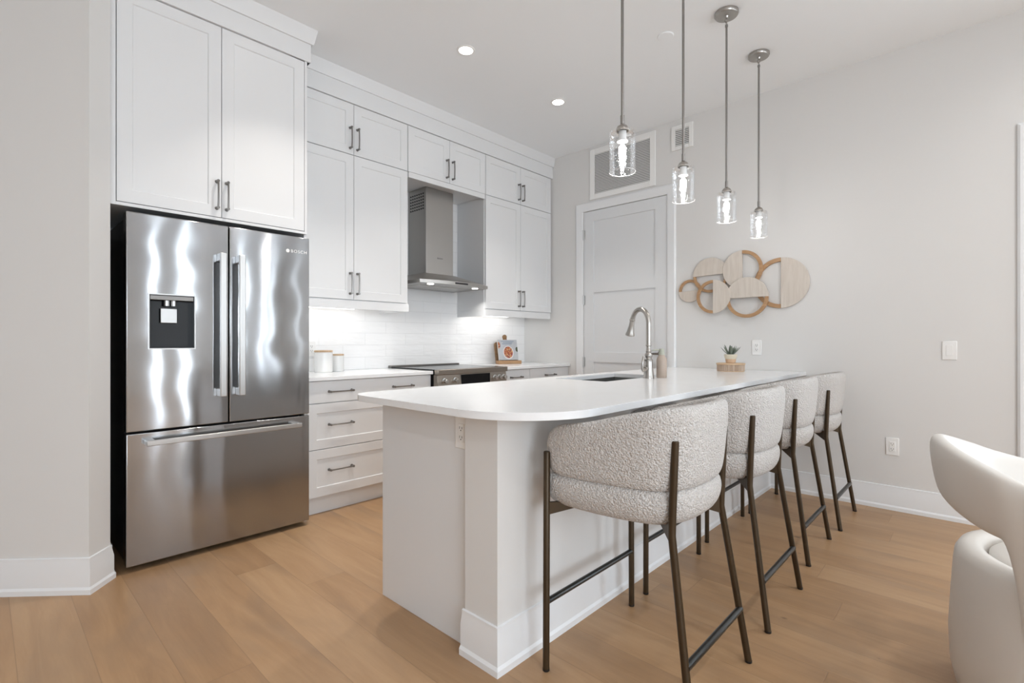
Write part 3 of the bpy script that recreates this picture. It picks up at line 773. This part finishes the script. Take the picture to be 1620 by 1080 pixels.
for i in range(n):
    bm = B((1.252 + i * w + .002, 1.252 + (i + 1) * w - .002, 1.926, 1.946, .103, .874))
    d = P(obj('door', bm, M_CAB, smooth=0), t)
    x = 1.252 + i * w + (.05 if i % 2 else w - .05)
    bm = bmesh.new(); tube(bm, [(x, 1.972, .66), (x, 1.972, .82)], .005, 8)
    for z in (.67, .81): tube(bm, [(x, 1.946, z), (x, 1.972, z)], .006, 8)
    q = obj('handle', bm, M_PULL); q.parent = d
# sink
t = thing('undermount_sink', 'stainless steel sink set into the peninsula worktop', 'sink', ((SX0 + SX1) / 2, (SY0 + SY1) / 2, .70))
bm = bmesh.new()
e = .006
ring = lambda x0, x1, y0, y1, z: [bm.verts.new(c) for c in ((x0, y0, z), (x1, y0, z), (x1, y1, z), (x0, y1, z))]
R0 = ring(SX0 - .02, SX1 + .02, SY0 - .02, SY1 + .02, .8785); R1 = ring(SX0 - e, SX1 + e, SY0 - e, SY1 + e, .8785)
R2 = ring(SX0, SX1, SY0, SY1, .71); R3 = ring(SX0 - .012, SX1 + .012, SY0 - .012, SY1 + .012, .702)
R4 = ring(SX0 - .02, SX1 + .02, SY0 - .02, SY1 + .02, .872)
for A_, B_ in ((R0, R1), (R1, R2), (R0, R4), (R4, R3)):
    for k in range(4): bm.faces.new((A_[k], A_[(k + 1) % 4], B_[(k + 1) % 4], B_[k]))
bm.faces.new(R2); bm.faces.new(R3)
P(obj('basin', bm, M_SINK, smooth=0), t)
bm = bmesh.new(); lathe(bm, [(.035, .7102), (.035, .713), (.022, .7125)], 20, Matrix.Translation(((SX0 + SX1) / 2, (SY0 + SY1) / 2, 0)))
P(obj('drain', bm, M_NICKEL), t)
# outlet builder -----------------------------------------------------------
def outlet(label, loc, rz, rocker=False, name='wall_outlet', cat='outlet'):
    """plate in local XZ facing local -Y"""
    t = thing(name, label, cat, loc, rz)
    obj('cover_plate', B((-.036, .036, -.006, 0, -.059, .059)), M_PLASTIC, t, bevel=.003)
    obj('rocker' if rocker else 'receptacle', B((-.0165, .0165, -.0085, -.005, -.034, .034)), M_PLASTIC, t, bevel=.001)
    if not rocker:
        for s in (-1, 1):
            bm = B((-.0075, -.0055, -.0092, -.008, s * .017 - .002, s * .017 + .007), (.0055, .0075, -.0092, -.008, s * .017 - .002, s * .017 + .006))
            lathe(bm, [(.0024, 0), (.0024, .001)], 10, Matrix.Translation((0, -.0082, s * .017 - .007)) @ R_Y)
            obj('socket', bm, M_DARK, t, smooth=0)
    return t
outlet('white outlet on the peninsula end panel, under the rounded worktop', (1.231, 1.409, .790), -pi / 2)
outlet('white outlet on the long wall, just above the peninsula worktop', (XR, 1.290, 1.083), -pi / 2)
outlet('white outlet low on the long wall, above the baseboard', (XR, .434, .425), -pi / 2)
outlet('white light switch on the long wall, near the right edge', (XR, .145, 1.073), -pi / 2, True, 'light_switch', 'light switch')
outlet('white outlet on the tile backsplash behind the canisters', (1.74, YB - .010, 1.075), 0)

# ------------------------------------------------------------------ faucet
t = thing('faucet', 'brushed nickel gooseneck faucet on the peninsula', 'faucet', (2.808, 1.487, .905), radians(62))
bm = bmesh.new()
lathe(bm, [(.033, 0), (.033, .006), (.0305, .012), (.0295, .03), (.0255, .085), (.024, .105), (.0265, .109), (.0265, .114), (.018, .118), (.0165, .124), (.0225, .136), (.0225, .146), (.015, .158), (.0175, .162), (.0175, .166), (.0145, .170), (.0135, .195), (.0175, .200), (.0175, .205), (.0145, .209)], 28)
obj('base', bm, M_NICKEL, t)
bm = bmesh.new()
R = .093; zt = .335
pts = [(0, 0, .205), (0, 0, .27)]
for k in range(0, 17):
    a = radians(180 - k * 165 / 16); pts.append((R + R * cos(a), 0, zt + R * sin(a) - .0))
tube(bm, pts, .0155, 16)
obj('spout', bm, M_NICKEL, t)
end = Vector(pts[-1]); d = Vector((sin(radians(15)) * -1 + .55, 0, -1)).normalized()
q = Vector((0, 0, 1)).rotation_difference(d).to_matrix().to_4x4()
bm = bmesh.new()
lathe(bm, [(.014, -.012), (.0185, -.008), (.0185, -.002), (.015, .002), (.0175, .035), (.024, .075), (.029, .090), (.029, .098), (.024, .101)], 24, Matrix.Translation(end) @ q)
obj('spray_head', bm, M_NICKEL, t)
bm = bmesh.new()
LV = Vector((-.47, .88, 0)).normalized()
tube(bm, [LV * .018 + Vector((0, 0, .062)), LV * .050 + Vector((0, 0, .058))], [.016, .013], 16)
tube(bm, [LV * .046 + Vector((0, 0, .055)), LV * .066 + Vector((0, 0, .050)), LV * .078 + Vector((0, 0, .065)), LV * .075 + Vector((0, 0, .105)), LV * .060 + Vector((0, 0, .135))], [.012, .010, .0075, .006, .0065], 12)
obj('lever', bm, M_NICKEL, t)
# soap dispenser
t = thing('soap_dispenser', 'taupe soap bottle with a sage pump beside the faucet', 'soap dispenser', (2.905, 1.450, .905), radians(140))
bm = bmesh.new(); lathe(bm, [(.0, 0), (.030, 0), (.0315, .004), (.0315, .108), (.029, .120), (.021, .134), (.019, .138), (.019, .142)], 28)
obj('bottle', bm, M_SOAP, t)
bm = bmesh.new(); lathe(bm, [(.019, .142), (.019, .158), (.016, .160), (.016, .178), (.014, .180)], 20)
tube(bm, [(0, 0, .171), (.03, 0, .173), (.058, 0, .170), (.062, 0, .165)], [.005, .0045, .004, .0035], 8)
obj('pump', bm, M_SAGE, t)

# ------------------------------------------------------------------ succulent on wood riser
bx, by = 3.90, 1.385
t = thing('wood_riser', 'ribbed round wooden riser on the far end of the peninsula', 'riser', (bx, by, .905))
bm = bmesh.new()
R = .098; n = 48
for z0, z1 in ((0.004, .050),):
    pts = []
    for k in range(n * 2):
        a = 2 * pi * k / (n * 2); r = R - (.005 if k % 2 else 0); pts.append((r * cos(a), r * sin(a)))
    prism(bm, pts, z0, z1)
obj('ribbed_drum', bm, M_BLOCK, t, smooth=0)
bm = bmesh.new(); lathe(bm, [(.099, .050), (.102, .052), (.102, .060), (.099, .062)], 48); lathe(bm, [(.095, 0), (.095, .004)], 48)
obj('tray_top', bm, M_LIDWOOD, t)
t = thing('potted_succulent', 'small green succulent in a pale clay pot on the wooden riser', 'plant', (bx, by, .967))
bm = bmesh.new(); lathe(bm, [(.028, 0), (.034, .003), (.037, .018), (.0385, .030)], 28); obj('pot_foot', bm, M_POTTAN, t)
bm = bmesh.new(); lathe(bm, [(.0385, .0301), (.045, .045), (.047, .066), (.043, .066), (.041, .058), (.0, .057)], 28, None, False); obj('pot', bm, M_POT, t)
bm = bmesh.new(); lathe(bm, [(.0, .054), (.041, .0575), (.0, .060)], 20, None, False); obj('soil', bm, M_SOIL, t)
def leaf(bm, az, tilt, L, w):
    d = Vector((cos(az) * sin(tilt), sin(az) * sin(tilt), cos(tilt))); sd = Vector((-sin(az), cos(az), 0)); up = d.cross(sd).normalized()
    base = Vector((cos(az) * .010, sin(az) * .010, .058)); rings = []
    for s, ww in ((0, .55), (.25, .9), (.5, 1), (.75, .75), (.92, .35), (1.0, .05)):
        c_ = base + d * L * s - up * .012 * s * s * (-1)
        rings.append([bm.verts.new(c_ + sd * w * ww * cos(2 * pi * k / 8) + up * w * .35 * ww * sin(2 * pi * k / 8)) for k in range(8)])
    for a_, b_ in zip(rings, rings[1:]):
        for k in range(8): bm.faces.new((a_[k], a_[(k + 1) % 8], b_[(k + 1) % 8], b_[k]))
    bm.faces.new(rings[0][::-1]); bm.faces.new(rings[-1])
i = 0
for ring_, tilt, L, num in ((0, 52, .088, 7), (1, 32, .084, 6), (2, 10, .074, 4)):
    for k in range(num):
        bm = bmesh.new(); leaf(bm, 2 * pi * k / num + ring_ * .4, radians(tilt + random.uniform(-5, 5)), L * random.uniform(.92, 1.08), .0085)
        obj('leaf', bm, M_LEAF, t)

# ------------------------------------------------------------------ canisters and cookbook
def canister(label, x, y, r, h, lid):
    t = thing('canister', label, 'canister', (x, y, .900), 0, 'lidded canisters by the refrigerator')
    bm = bmesh.new(); lathe(bm, [(r - .004, 0), (r, .004), (r, h - .003), (r - .003, h)], 32); obj('jar', bm, M_CERAMIC, t)
    bm = bmesh.new(); lathe(bm, [(r - .002, h), (r + .001, h + .001), (r + .001, h + lid), (r - .003, h + lid + .002)], 32); obj('lid', bm, M_LIDWOOD, t)
canister('larger white canister with a bamboo lid, nearest the refrigerator', 1.765, 3.60, .066, .150, .012)
canister('smaller white canister with a bamboo lid, right of the larger one', 1.895, 3.625, .043, .122, .010)

bkx, bky = 3.74, 3.575
t = thing('cookbook_stand', 'wooden paddle-shaped cookbook stand on the corner worktop', 'book stand', (bkx, bky, .900), radians(-18))
lean = Matrix.Rotation(radians(-12), 4, 'X')
mt = Matrix.Translation((0, 0.0, .0)) @ lean @ Matrix(((1, 0, 0, 0), (0, 0, 1, 0), (0, 1, 0, 0), (0, 0, 0, 1)))
poly = [(-.13, .004), (.13, .004), (.13, .20)] + arc_pts(.10, .20, .03, 0, 90, 5)[1:] + [(.028, .232), (.020, .25), (.020, .275)] + arc_pts(0, .285, .024, -20, 200, 10) + [(-.020, .275), (-.020, .25), (-.028, .232), (-.10, .23)] + arc_pts(-.10, .20, .03, 90, 180, 5)[1:]
bm = bmesh.new(); prism(bm, poly, 0, .018, None, mt)
P_ = obj('board', bm, M_OAKDARK, t, bevel=.002)
obj('ledge', B((-.135, .135, -.058, .004, 0, .034)), M_OAK, t, bevel=.003)
t2 = thing('cookbook', 'cookbook with a bowl of food on its cover, standing on the wooden stand', 'book', (bkx, bky, .900), radians(-18))
mk = Matrix.Translation((0.0, -.004, .034)) @ lean @ Matrix(((1, 0, 0, 0), (0, 0, 1, 0), (0, 1, 0, 0), (0, 0, 0, 1)))
bm = bmesh.new(); prism(bm, [(-.108, .002), (.108, .002), (.108, .208), (-.108, .208)], -.026, -.004, None, mk); obj('pages', bm, M_PAPER, t2, smooth=0)
bm = bmesh.new(); prism(bm, [(-.112, 0), (.112, 0), (.112, .212), (-.112, .212)], -.030, -.0262, None, mk); obj('cover', bm, M_COVER, t2, smooth=0)
def disc(cx_, cy_, rx, ry, a, b, n=28, cut=None):
    pts = [(cx_ + rx * cos(2 * pi * k / n), cy_ + ry * sin(2 * pi * k / n)) for k in range(n)]
    if cut: pts = [(min(max(p[0], -.112), .112), max(p[1], 0)) for p in pts]
    bm = bmesh.new(); prism(bm, pts, a, b, None, mk); return bm
obj('cover_plate_picture', disc(0, .078, .062, .070, -.0308, -.0300), M_PLATE, t2, smooth=0)
obj('cover_food_picture', disc(0, .080, .052, .060, -.0314, -.0308), M_FOOD, t2, smooth=0)
obj('cover_leaf_picture', disc(.106, .11, .018, .026, -.0306, -.0300, cut=True), M_GREENINK, t2, smooth=0)
obj('cover_dish_picture', disc(-.106, .155, .020, .034, -.0306, -.0300, cut=True), M_FOOD, t2, smooth=0)
bm = bmesh.new()
for z, a_, b_ in ((.192, -.075, .075), (.178, -.055, .06), (.165, -.065, .05)):
    prism(bm, [(a_, z), (b_, z), (b_, z + .006), (a_, z + .006)], -.0306, -.0300, None, mk)
obj('cover_title_lines', bm, M_INK, t2, smooth=0)

# ------------------------------------------------------------------ wall art
t = thing('wall_art', 'wooden wall art of overlapping half discs and rings', 'wall art', (XR, 1.4, 1.58))
def yz(p, h): return Vector((XR - h, p[0], p[1]))
def art_prism(pts, h0, h1, mat, name, parent):
    bm = bmesh.new()
    a = [bm.verts.new(yz(p, h0)) for p in pts]; b = [bm.verts.new(yz(p, h1)) for p in pts]
    bm.faces.new(a); bm.faces.new(b[::-1])
    for i in range(len(pts)):
        j = (i + 1) % len(pts); bm.faces.new((a[i], b[i], b[j], a[j]))
    return P(obj(name, bm, mat, bevel=.0015, seg=1), parent)
def element(cy_, cz_, r, a_solid, h, ringw=.022):
    """half solid disc centred at angle a_solid (deg, 0 = +y which is left in the photo), rest ring"""
    h0, h1 = h, h + .018
    art_prism(arc_pts(cy_, cz_, r, a_solid - 90, a_solid + 90, 30), h0, h1, M_CREAM, 'half_disc', t)
    o = arc_pts(cy_, cz_, r, a_solid + 90, a_solid + 270, 30); inn = arc_pts(cy_, cz_, r - ringw, a_solid + 270, a_solid + 90, 30)
    art_prism(o + inn, h0, h1, M_OAK, 'half_ring', t)
element(1.827, 1.565, .097, -92, .004)
element(1.648, 1.684, .145, 88, .012)
element(1.390, 1.705, .153, 0, .020, .026)
element(1.112, 1.578, .193, 180, .004, .030)
element(1.350, 1.478, .160, 90, .040, .026)
element(1.612, 1.500, .138, 180, .046, .024)

# ------------------------------------------------------------------ vents
def vent(label, y0, y1, z0, z1, fw, n):
    t = thing('wall_vent', label, 'vent', (XR, (y0 + y1) / 2, z0))
    P(obj('frame', B((XR - .014, XR, y0, y0 + fw, z0, z1), (XR - .014, XR, y1 - fw, y1, z0, z1), (XR - .014, XR, y0 + fw, y1 - fw, z0, z0 + fw), (XR - .014, XR, y0 + fw, y1 - fw, z1 - fw, z1)), M_PLASTIC, bevel=.003), t)
    P(obj('backing', B((XR - .003, XR - .001, y0 + fw, y1 - fw, z0 + fw, z1 - fw)), pmat('vent_shadow', (.30, .30, .30), .7), smooth=0), t)
    bm = bmesh.new(); zz0, zz1 = z0 + fw, z1 - fw
    for k in range(n):
        z = zz0 + (zz1 - zz0) * (k + .5) / n; h = (zz1 - zz0) / n * .30
        vs = [bm.verts.new(c) for c in ((XR - .013, y0 + fw, z - h), (XR - .013, y1 - fw, z - h), (XR - .008, y1 - fw, z + h), (XR - .008, y0 + fw, z + h),
              (XR - .0118, y0 + fw, z - h), (XR - .0118, y1 - fw, z - h), (XR - .0068, y1 - fw, z + h), (XR - .0068, y0 + fw, z + h))]
        for f_ in ((0, 1, 2, 3), (4, 7, 6, 5), (0, 4, 5, 1), (2, 6, 7, 3), (1, 5, 6, 2), (0, 3, 7, 4)): bm.faces.new([vs[i] for i in f_])
    P(obj('louvers', bm, M_PLASTIC, smooth=0), t)
vent('large white louvred vent above the entry door', 2.150, 2.862, 2.545, 3.045, .055, 26)
vent('small white louvred vent high on the wall right of the large one', 1.803, 1.998, 2.810, 3.022, .035, 9)

# ------------------------------------------------------------------ ceiling fittings
def pot(x, y, label, grp=None):
    t = thing('recessed_light', label, 'ceiling light', (x, y, ZC), 0, grp)
    bm = bmesh.new(); lathe(bm, [(.060, 0), (.060, -.004), (.047, -.006), (.045, -.0005)], 32, None, False); obj('trim_ring', bm, M_PLASTIC, t)
    bm = bmesh.new(); lathe(bm, [(.045, -.001), (.045, -.003)], 32); obj('lens', bm, M_LENS, t)
labels = {1: 'round recessed ceiling light nearer the refrigerator cabinet', 2: 'round recessed ceiling light nearer the entry door'}
for i, (x, y) in enumerate(POTS):
    pot(x, y, labels.get(i, 'round recessed ceiling light outside the view'), None if i in labels else 'recessed lights outside the view')
bm = bmesh.new(); lathe(bm, [(.050, 0), (.050, -.004), (.046, -.007), (.0, -.007)], 32, None, False)
o = tag(obj('sprinkler_cover', bm, M_CEIL), 'flush round white cover plate on the ceiling between the pendants', 'ceiling cover'); o.location = (2.997, 1.468, ZC)

# ------------------------------------------------------------------ pendants
t = thing('pendant_light', 'x', 'pendant light', (1.85, 1.1, ZC), 0, None)
bm = bmesh.new(); lathe(bm, [(.066, 0), (.066, -.016), (.062, -.022), (.014, -.024), (.010, -.034), (.006, -.036)], 40, None, False); obj('canopy', bm, M_NICKEL, t)
bm = bmesh.new()
pts = [(0, .0085 * cos(2 * pi * k / 16), -.047 + .012 * sin(2 * pi * k / 16)) for k in range(17)]; tube(bm, pts, .0022, 8, False)
pts = [(.0075 * cos(2 * pi * k / 16), 0, -.066 + .010 * sin(2 * pi * k / 16)) for k in range(17)]; tube(bm, pts, .0022, 8, False)
obj('swivel_loop', bm, M_NICKEL, t)
bm = bmesh.new(); tube(bm, [(0, 0, -.074), (0, 0, -1.040)], .0062, 12); lathe(bm, [(.0085, -.074), (.0085, -.086)], 12); lathe(bm, [(.0085, -1.0), (.0085, -1.04)], 12); obj('rod', bm, M_ROD, t)
bm = bmesh.new(); lathe(bm, [(.007, -1.036), (.011, -1.040), (.021, -1.046), (.027, -1.056), (.028, -1.066), (.024, -1.066)], 28, None, False)
obj('socket_cap', bm, M_NICKEL, t)
bm = bmesh.new(); lathe(bm, [(.017, -1.0665), (.017, -1.100), (.023, -1.104), (.023, -1.110), (.012, -1.112)], 20); obj('lamp_socket', bm, M_CERAMIC, t)  # white colour stands in for nickel brightened by the bulb
bm = bmesh.new()
R, th = .054, .0025
lathe(bm, [(.024, -1.0645), (.044, -1.066), (R - .002, -1.071), (R, -1.078), (R, -1.238)], 48, None, False)
obj('glass_shade', bm, M_GLASS, t)
bm = bmesh.new()
pts = [(R * cos(2 * pi * k / 48), R * sin(2 * pi * k / 48), -1.238) for k in range(49)]; tube(bm, pts, .0011, 6, False); obj('shade_rim', bm, M_RIM, t)
bm = bmesh.new(); lathe(bm, [(.007, -1.112), (.007, -1.124), (.0145, -1.134), (.0155, -1.160), (.010, -1.190), (.0075, -1.200), (.0075, -1.226), (.003, -1.232)], 20); obj('bulb', bm, M_BULB, t)
plabels = ['pendant light nearest the refrigerator, leftmost of four', 'second pendant light from the left, in front of the small vent',
           'third pendant light from the left, above the wall art', 'rightmost pendant light of four, nearest the long wall']
for i in range(4):
    p_ = t if i == 0 else copy_tree(t)
    p_.location = (1.85 + .59 * i, 1.1, ZC); p_['label'] = plabels[i]; p_['group'] = 'pendant lights over the peninsula'

# ------------------------------------------------------------------ bar stools
def loft(bm, stations, n):
    rings = [[bm.verts.new(c_) for c_ in st] for st in stations]
    for a_, b_ in zip(rings, rings[1:]):
        for k in range(n): bm.faces.new((a_[k], a_[(k + 1) % n], b_[(k + 1) % n], b_[k]))
    bm.faces.new(rings[0][::-1]); bm.faces.new(rings[-1])
def se(a, p):
    c_, s_ = cos(a), sin(a)
    return (abs(c_) ** p * (1 if c_ >= 0 else -1), abs(s_) ** p * (1 if s_ >= 0 else -1))
def catmull(pts, m):
    out = []
    P0 = [pts[0]] + list(pts) + [pts[-1]]
    for i in range(1, len(P0) - 2):
        for k in range(m):
            u = k / m
            out.append(tuple(0.5 * ((2 * P0[i][j]) + (-P0[i - 1][j] + P0[i + 1][j]) * u + (2 * P0[i - 1][j] - 5 * P0[i][j] + 4 * P0[i + 1][j] - P0[i + 2][j]) * u * u + (-P0[i - 1][j] + 3 * P0[i][j] - 3 * P0[i + 1][j] + P0[i + 2][j]) * u ** 3) for j in range(len(pts[0]))))
    out.append(tuple(pts[-1])); return out
def stool():
    t = thing('bar_stool', 'x', 'bar stool', (1.62, .85, 0))
    # backrest: (x, y, ztop) half path of the outer surface from front arm end to the middle of the back
    half = [(-.270, .262, .838), (-.274, .17, .853), (-.268, .07, .872), (-.250, -.05, .905), (-.220, -.135, .924), (-.160, -.188, .932), (-.08, -.208, .934), (0, -.212, .934)]
    full = half + [(-x, y, z) for x, y, z in half[-2::-1]]
    path = catmull(full, 5); n = 20; st = []; N_ = len(path)
    T = .062
    cum = [0]
    for a_, b_ in zip(path, path[1:]): cum.append(cum[-1] + sqrt((a_[0] - b_[0]) ** 2 + (a_[1] - b_[1]) ** 2))
    tot = cum[-1]
    for i, (x, y, zt_) in enumerate(path):
        a_ = Vector(path[max(i - 1, 0)][:2]); b_ = Vector(path[min(i + 1, N_ - 1)][:2])
        d_ = (b_ - a_).normalized(); nin = Vector((-d_.y, d_.x))   # inward (left of travel)
        s_ = min(cum[i], tot - cum[i]); rr = .075
        k_ = 1.0 if s_ > rr else sqrt(max(0.0, 1 - ((rr - s_) / rr) ** 2)) * .78 + .22
        kt = 1.0 if s_ > .03 else .45 + .55 * s_ / .03
        z0_, z1_ = .668 + (1 - k_) * .05, zt_ - (1 - k_) * .11
        cz_ = (z0_ + z1_) / 2; hz = (z1_ - z0_) / 2; ring_ = []
        for k in range(n):
            c_, q_ = se(2 * pi * k / n, .5)
            zz = cz_ + hz * q_
            flare = .002 + .024 * ((zz - .67) / .26)
            off = T / 2 - T / 2 * c_ * kt - flare
            ring_.append((x + nin.x * off, y + nin.y * off, zz))
        st.append(ring_)
    bm = bmesh.new(); loft(bm, st, n)
    obj('backrest', bm, M_BOUCLE, t, smooth=80, sub=1)
    # seat cushion
    bm = bmesh.new(); st = []; n = 44
    prof = [(.5, .551), (.78, .554), (.90, .563), (.975, .586), (1.012, .616), (1.015, .645), (.985, .670), (.88, .683), (.55, .690), (.15, .692)]
    outl = [(x, y) for x, y, z in path[1:-1:2]]
    outl += [(.262, .268), (.20, .280), (.10, .287), (0, .289), (-.10, .287), (-.20, .280), (-.262, .268)]
    n = len(outl)
    for f_, z in prof:
        st.append([(x * f_ * .985, .03 + (y - .03) * f_ * .985, z) for x, y in outl])
    loft(bm, st, n); obj('seat', bm, M_BOUCLE, t, smooth=80, sub=1)
    # frame under the seat
    bm = bmesh.new()
    FLp, FRp, BLp, BRp = Vector((-.288, .24)), Vector((.288, .24)), Vector((-.193, -.172)), Vector((.193, -.172))
    def plate(a_, b_, z0_, z1_, th_=.006, wedge=0.0):
        d_ = (b_ - a_).normalized(); nn = Vector((-d_.y, d_.x)) * th_
        co = []
        for p_, zz in ((a_, z0_), (b_, z0_ + wedge)):
            for s_ in (-1, 1):
                for z in (zz, z1_): co.append(bm.verts.new((p_.x + nn.x * s_, p_.y + nn.y * s_, z)))
        for f_ in ((0, 1, 3, 2), (4, 6, 7, 5), (0, 4, 5, 1), (2, 3, 7, 6), (0, 2, 6, 4), (1, 5, 7, 3)): bm.faces.new([co[i] for i in f_])
    ctr = Vector((0, .02))
    for a_ in (FLp, FRp, BLp, BRp): plate(a_, a_ + (ctr - a_) * (.50 if a_.y > 0 else .62), (.535 if a_.y > 0 else .518), .578, .006, (.036 if a_.y > 0 else .052))
    tube(bm, [(-.14, .12, .572), (.14, .12, .572)], .008, 8); tube(bm, [(-.14, -.07, .572), (.14, -.07, .572)], .008, 8); tube(bm, [(0, -.07, .572), (0, .12, .572)], .008, 8)
    obj('seat_frame', bm, M_BRONZE, t, smooth=0)
    zt_f, zt_b = .752, .832
    for sx in (-1, 1):
        bm = bmesh.new(); x = .288 * sx
        tube(bm, [(x, .24, .004), (x * .985, .24, zt_f - .003), (x * .985, .24, zt_f)], [.0118, .0118, .010], 14)
        lg = obj('leg', bm, M_BRONZE, t)
        bm = bmesh.new(); lathe(bm, [(.0115, 0), (.0125, .002), (.0125, .008)], 12, Matrix.Translation((x, .24, 0))); q = obj('glide', bm, M_BLACK); q.parent = lg
        bm = bmesh.new(); x = .235 * sx
        xm, xt = .195 * sx, .196 * sx
        tube(bm, [(x, -.252, .004), (xm, -.172, .545), (xm, -.173, .585), (xt, -.183, zt_b - .003), (xt, -.183, zt_b)], [.0118, .0118, .0118, .0115, .009], 14)
        lg = obj('leg', bm, M_BRONZE, t)
        bm = bmesh.new(); lathe(bm, [(.0115, 0), (.0125, .002), (.0125, .008)], 12, Matrix.Translation((x, -.252, 0))); q = obj('glide', bm, M_BLACK); q.parent = lg
    bm = bmesh.new(); tube(bm, [(-.288, .24, .235), (.288, .24, .235)], .0105, 12); obj('footrest', bm, M_FOOTREST, t)
    yb = -.252 + .070 * .185 / .545; xb = .235 - .040 * .185 / .545
    bm = bmesh.new(); tube(bm, [(-xb, yb, .185), (xb, yb, .185)], .0115, 12); obj('stretcher', bm, M_FOOTREST, t)
    return t
s0 = stool()
slabels = ['boucle bar stool nearest the camera at the rounded end of the peninsula', 'boucle bar stool second from the rounded end of the peninsula',
           'boucle bar stool third from the rounded end of the peninsula', 'boucle bar stool farthest away, nearest the long wall']
for i, (x, y, rz) in enumerate(((1.62, .850, 0), (2.33, .855, 0), (3.09, .885, 0), (3.752, .865, 0))):
    s = s0 if i == 0 else copy_tree(s0)
    s.location = (x, y, 0); s.rotation_euler.z = radians(rz); s['label'] = slabels[i]; s['group'] = 'bar stools along the peninsula'

# ------------------------------------------------------------------ barrel dining chair (right edge)
t = thing('barrel_chair', 'cream leather barrel chair with a floating curved back', 'chair', (2.205, -.262, 0), radians(-83))
# local +x is where the chair faces; the back is towards -x
bm = bmesh.new(); n = 56; st = []
for r, z in ((.20, .012), (.305, .010), (.322, .03), (.338, .10), (.342, .20), (.336, .32), (.330, .42), (.326, .455), (.314, .478), (.292, .487), (.262, .480), (.252, .462), (.250, .40)):
    st.append([(r * cos(2 * pi * k / n), r * sin(2 * pi * k / n), z) for k in range(n)])
loft(bm, st, n); obj('base', bm, M_LEATHER, t, smooth=60)
bm = bmesh.new(); st = []
for r, z in ((.20, .401), (.243, .403), (.247, .43), (.243, .462), (.225, .476), (.15, .482), (.05, .484)):
    st.append([(r * cos(2 * pi * k / n), r * sin(2 * pi * k / n), z) for k in range(n)])
loft(bm, st, n); obj('seat_cushion', bm, M_LEATHER, t, smooth=60)
bm = bmesh.new(); st = []; n = 20
A_MAX = 118
for i in range(119):
    a = -A_MAX + 2 * A_MAX * i / 118; aa = abs(a); th_ = radians(180 + a)
    def sm(x0, x1, v):
        u = min(max((v - x0) / (x1 - x0), 0), 1); return u * u * (3 - 2 * u)
    zt_ = .822 - .128 * sm(0, 102, aa)
    zb = .618 - .040 * sm(0, 46, aa) - .548 * sm(43, 55, aa) ** 1.8
    T_ = .056 if aa < 108 else .056 * sqrt(max(.08, 1 - ((aa - 108) / 10.5) ** 2))
    if aa > 106: zt_ -= .05 * ((aa - 106) / 12) ** 2
    cz_, hz = (zt_ + zb) / 2, (zt_ - zb) / 2; ring_ = []
    for k in range(n):
        c_, q_ = se(2 * pi * k / n, .62)
        zz = cz_ + hz * q_
        rc = .311 + .055 * sm(.38, .85, zz)
        r = rc + T_ / 2 * c_
        ring_.append((r * cos(th_), r * sin(th_), zz))
    st.append(ring_)
loft(bm, st, n); obj('backrest', bm, M_LEATHER, t, smooth=80, sub=1)
bm = bmesh.new(); lathe(bm, [(.24, 0), (.24, .012)], 40); obj('swivel_plate', bm, M_BLACK, t)
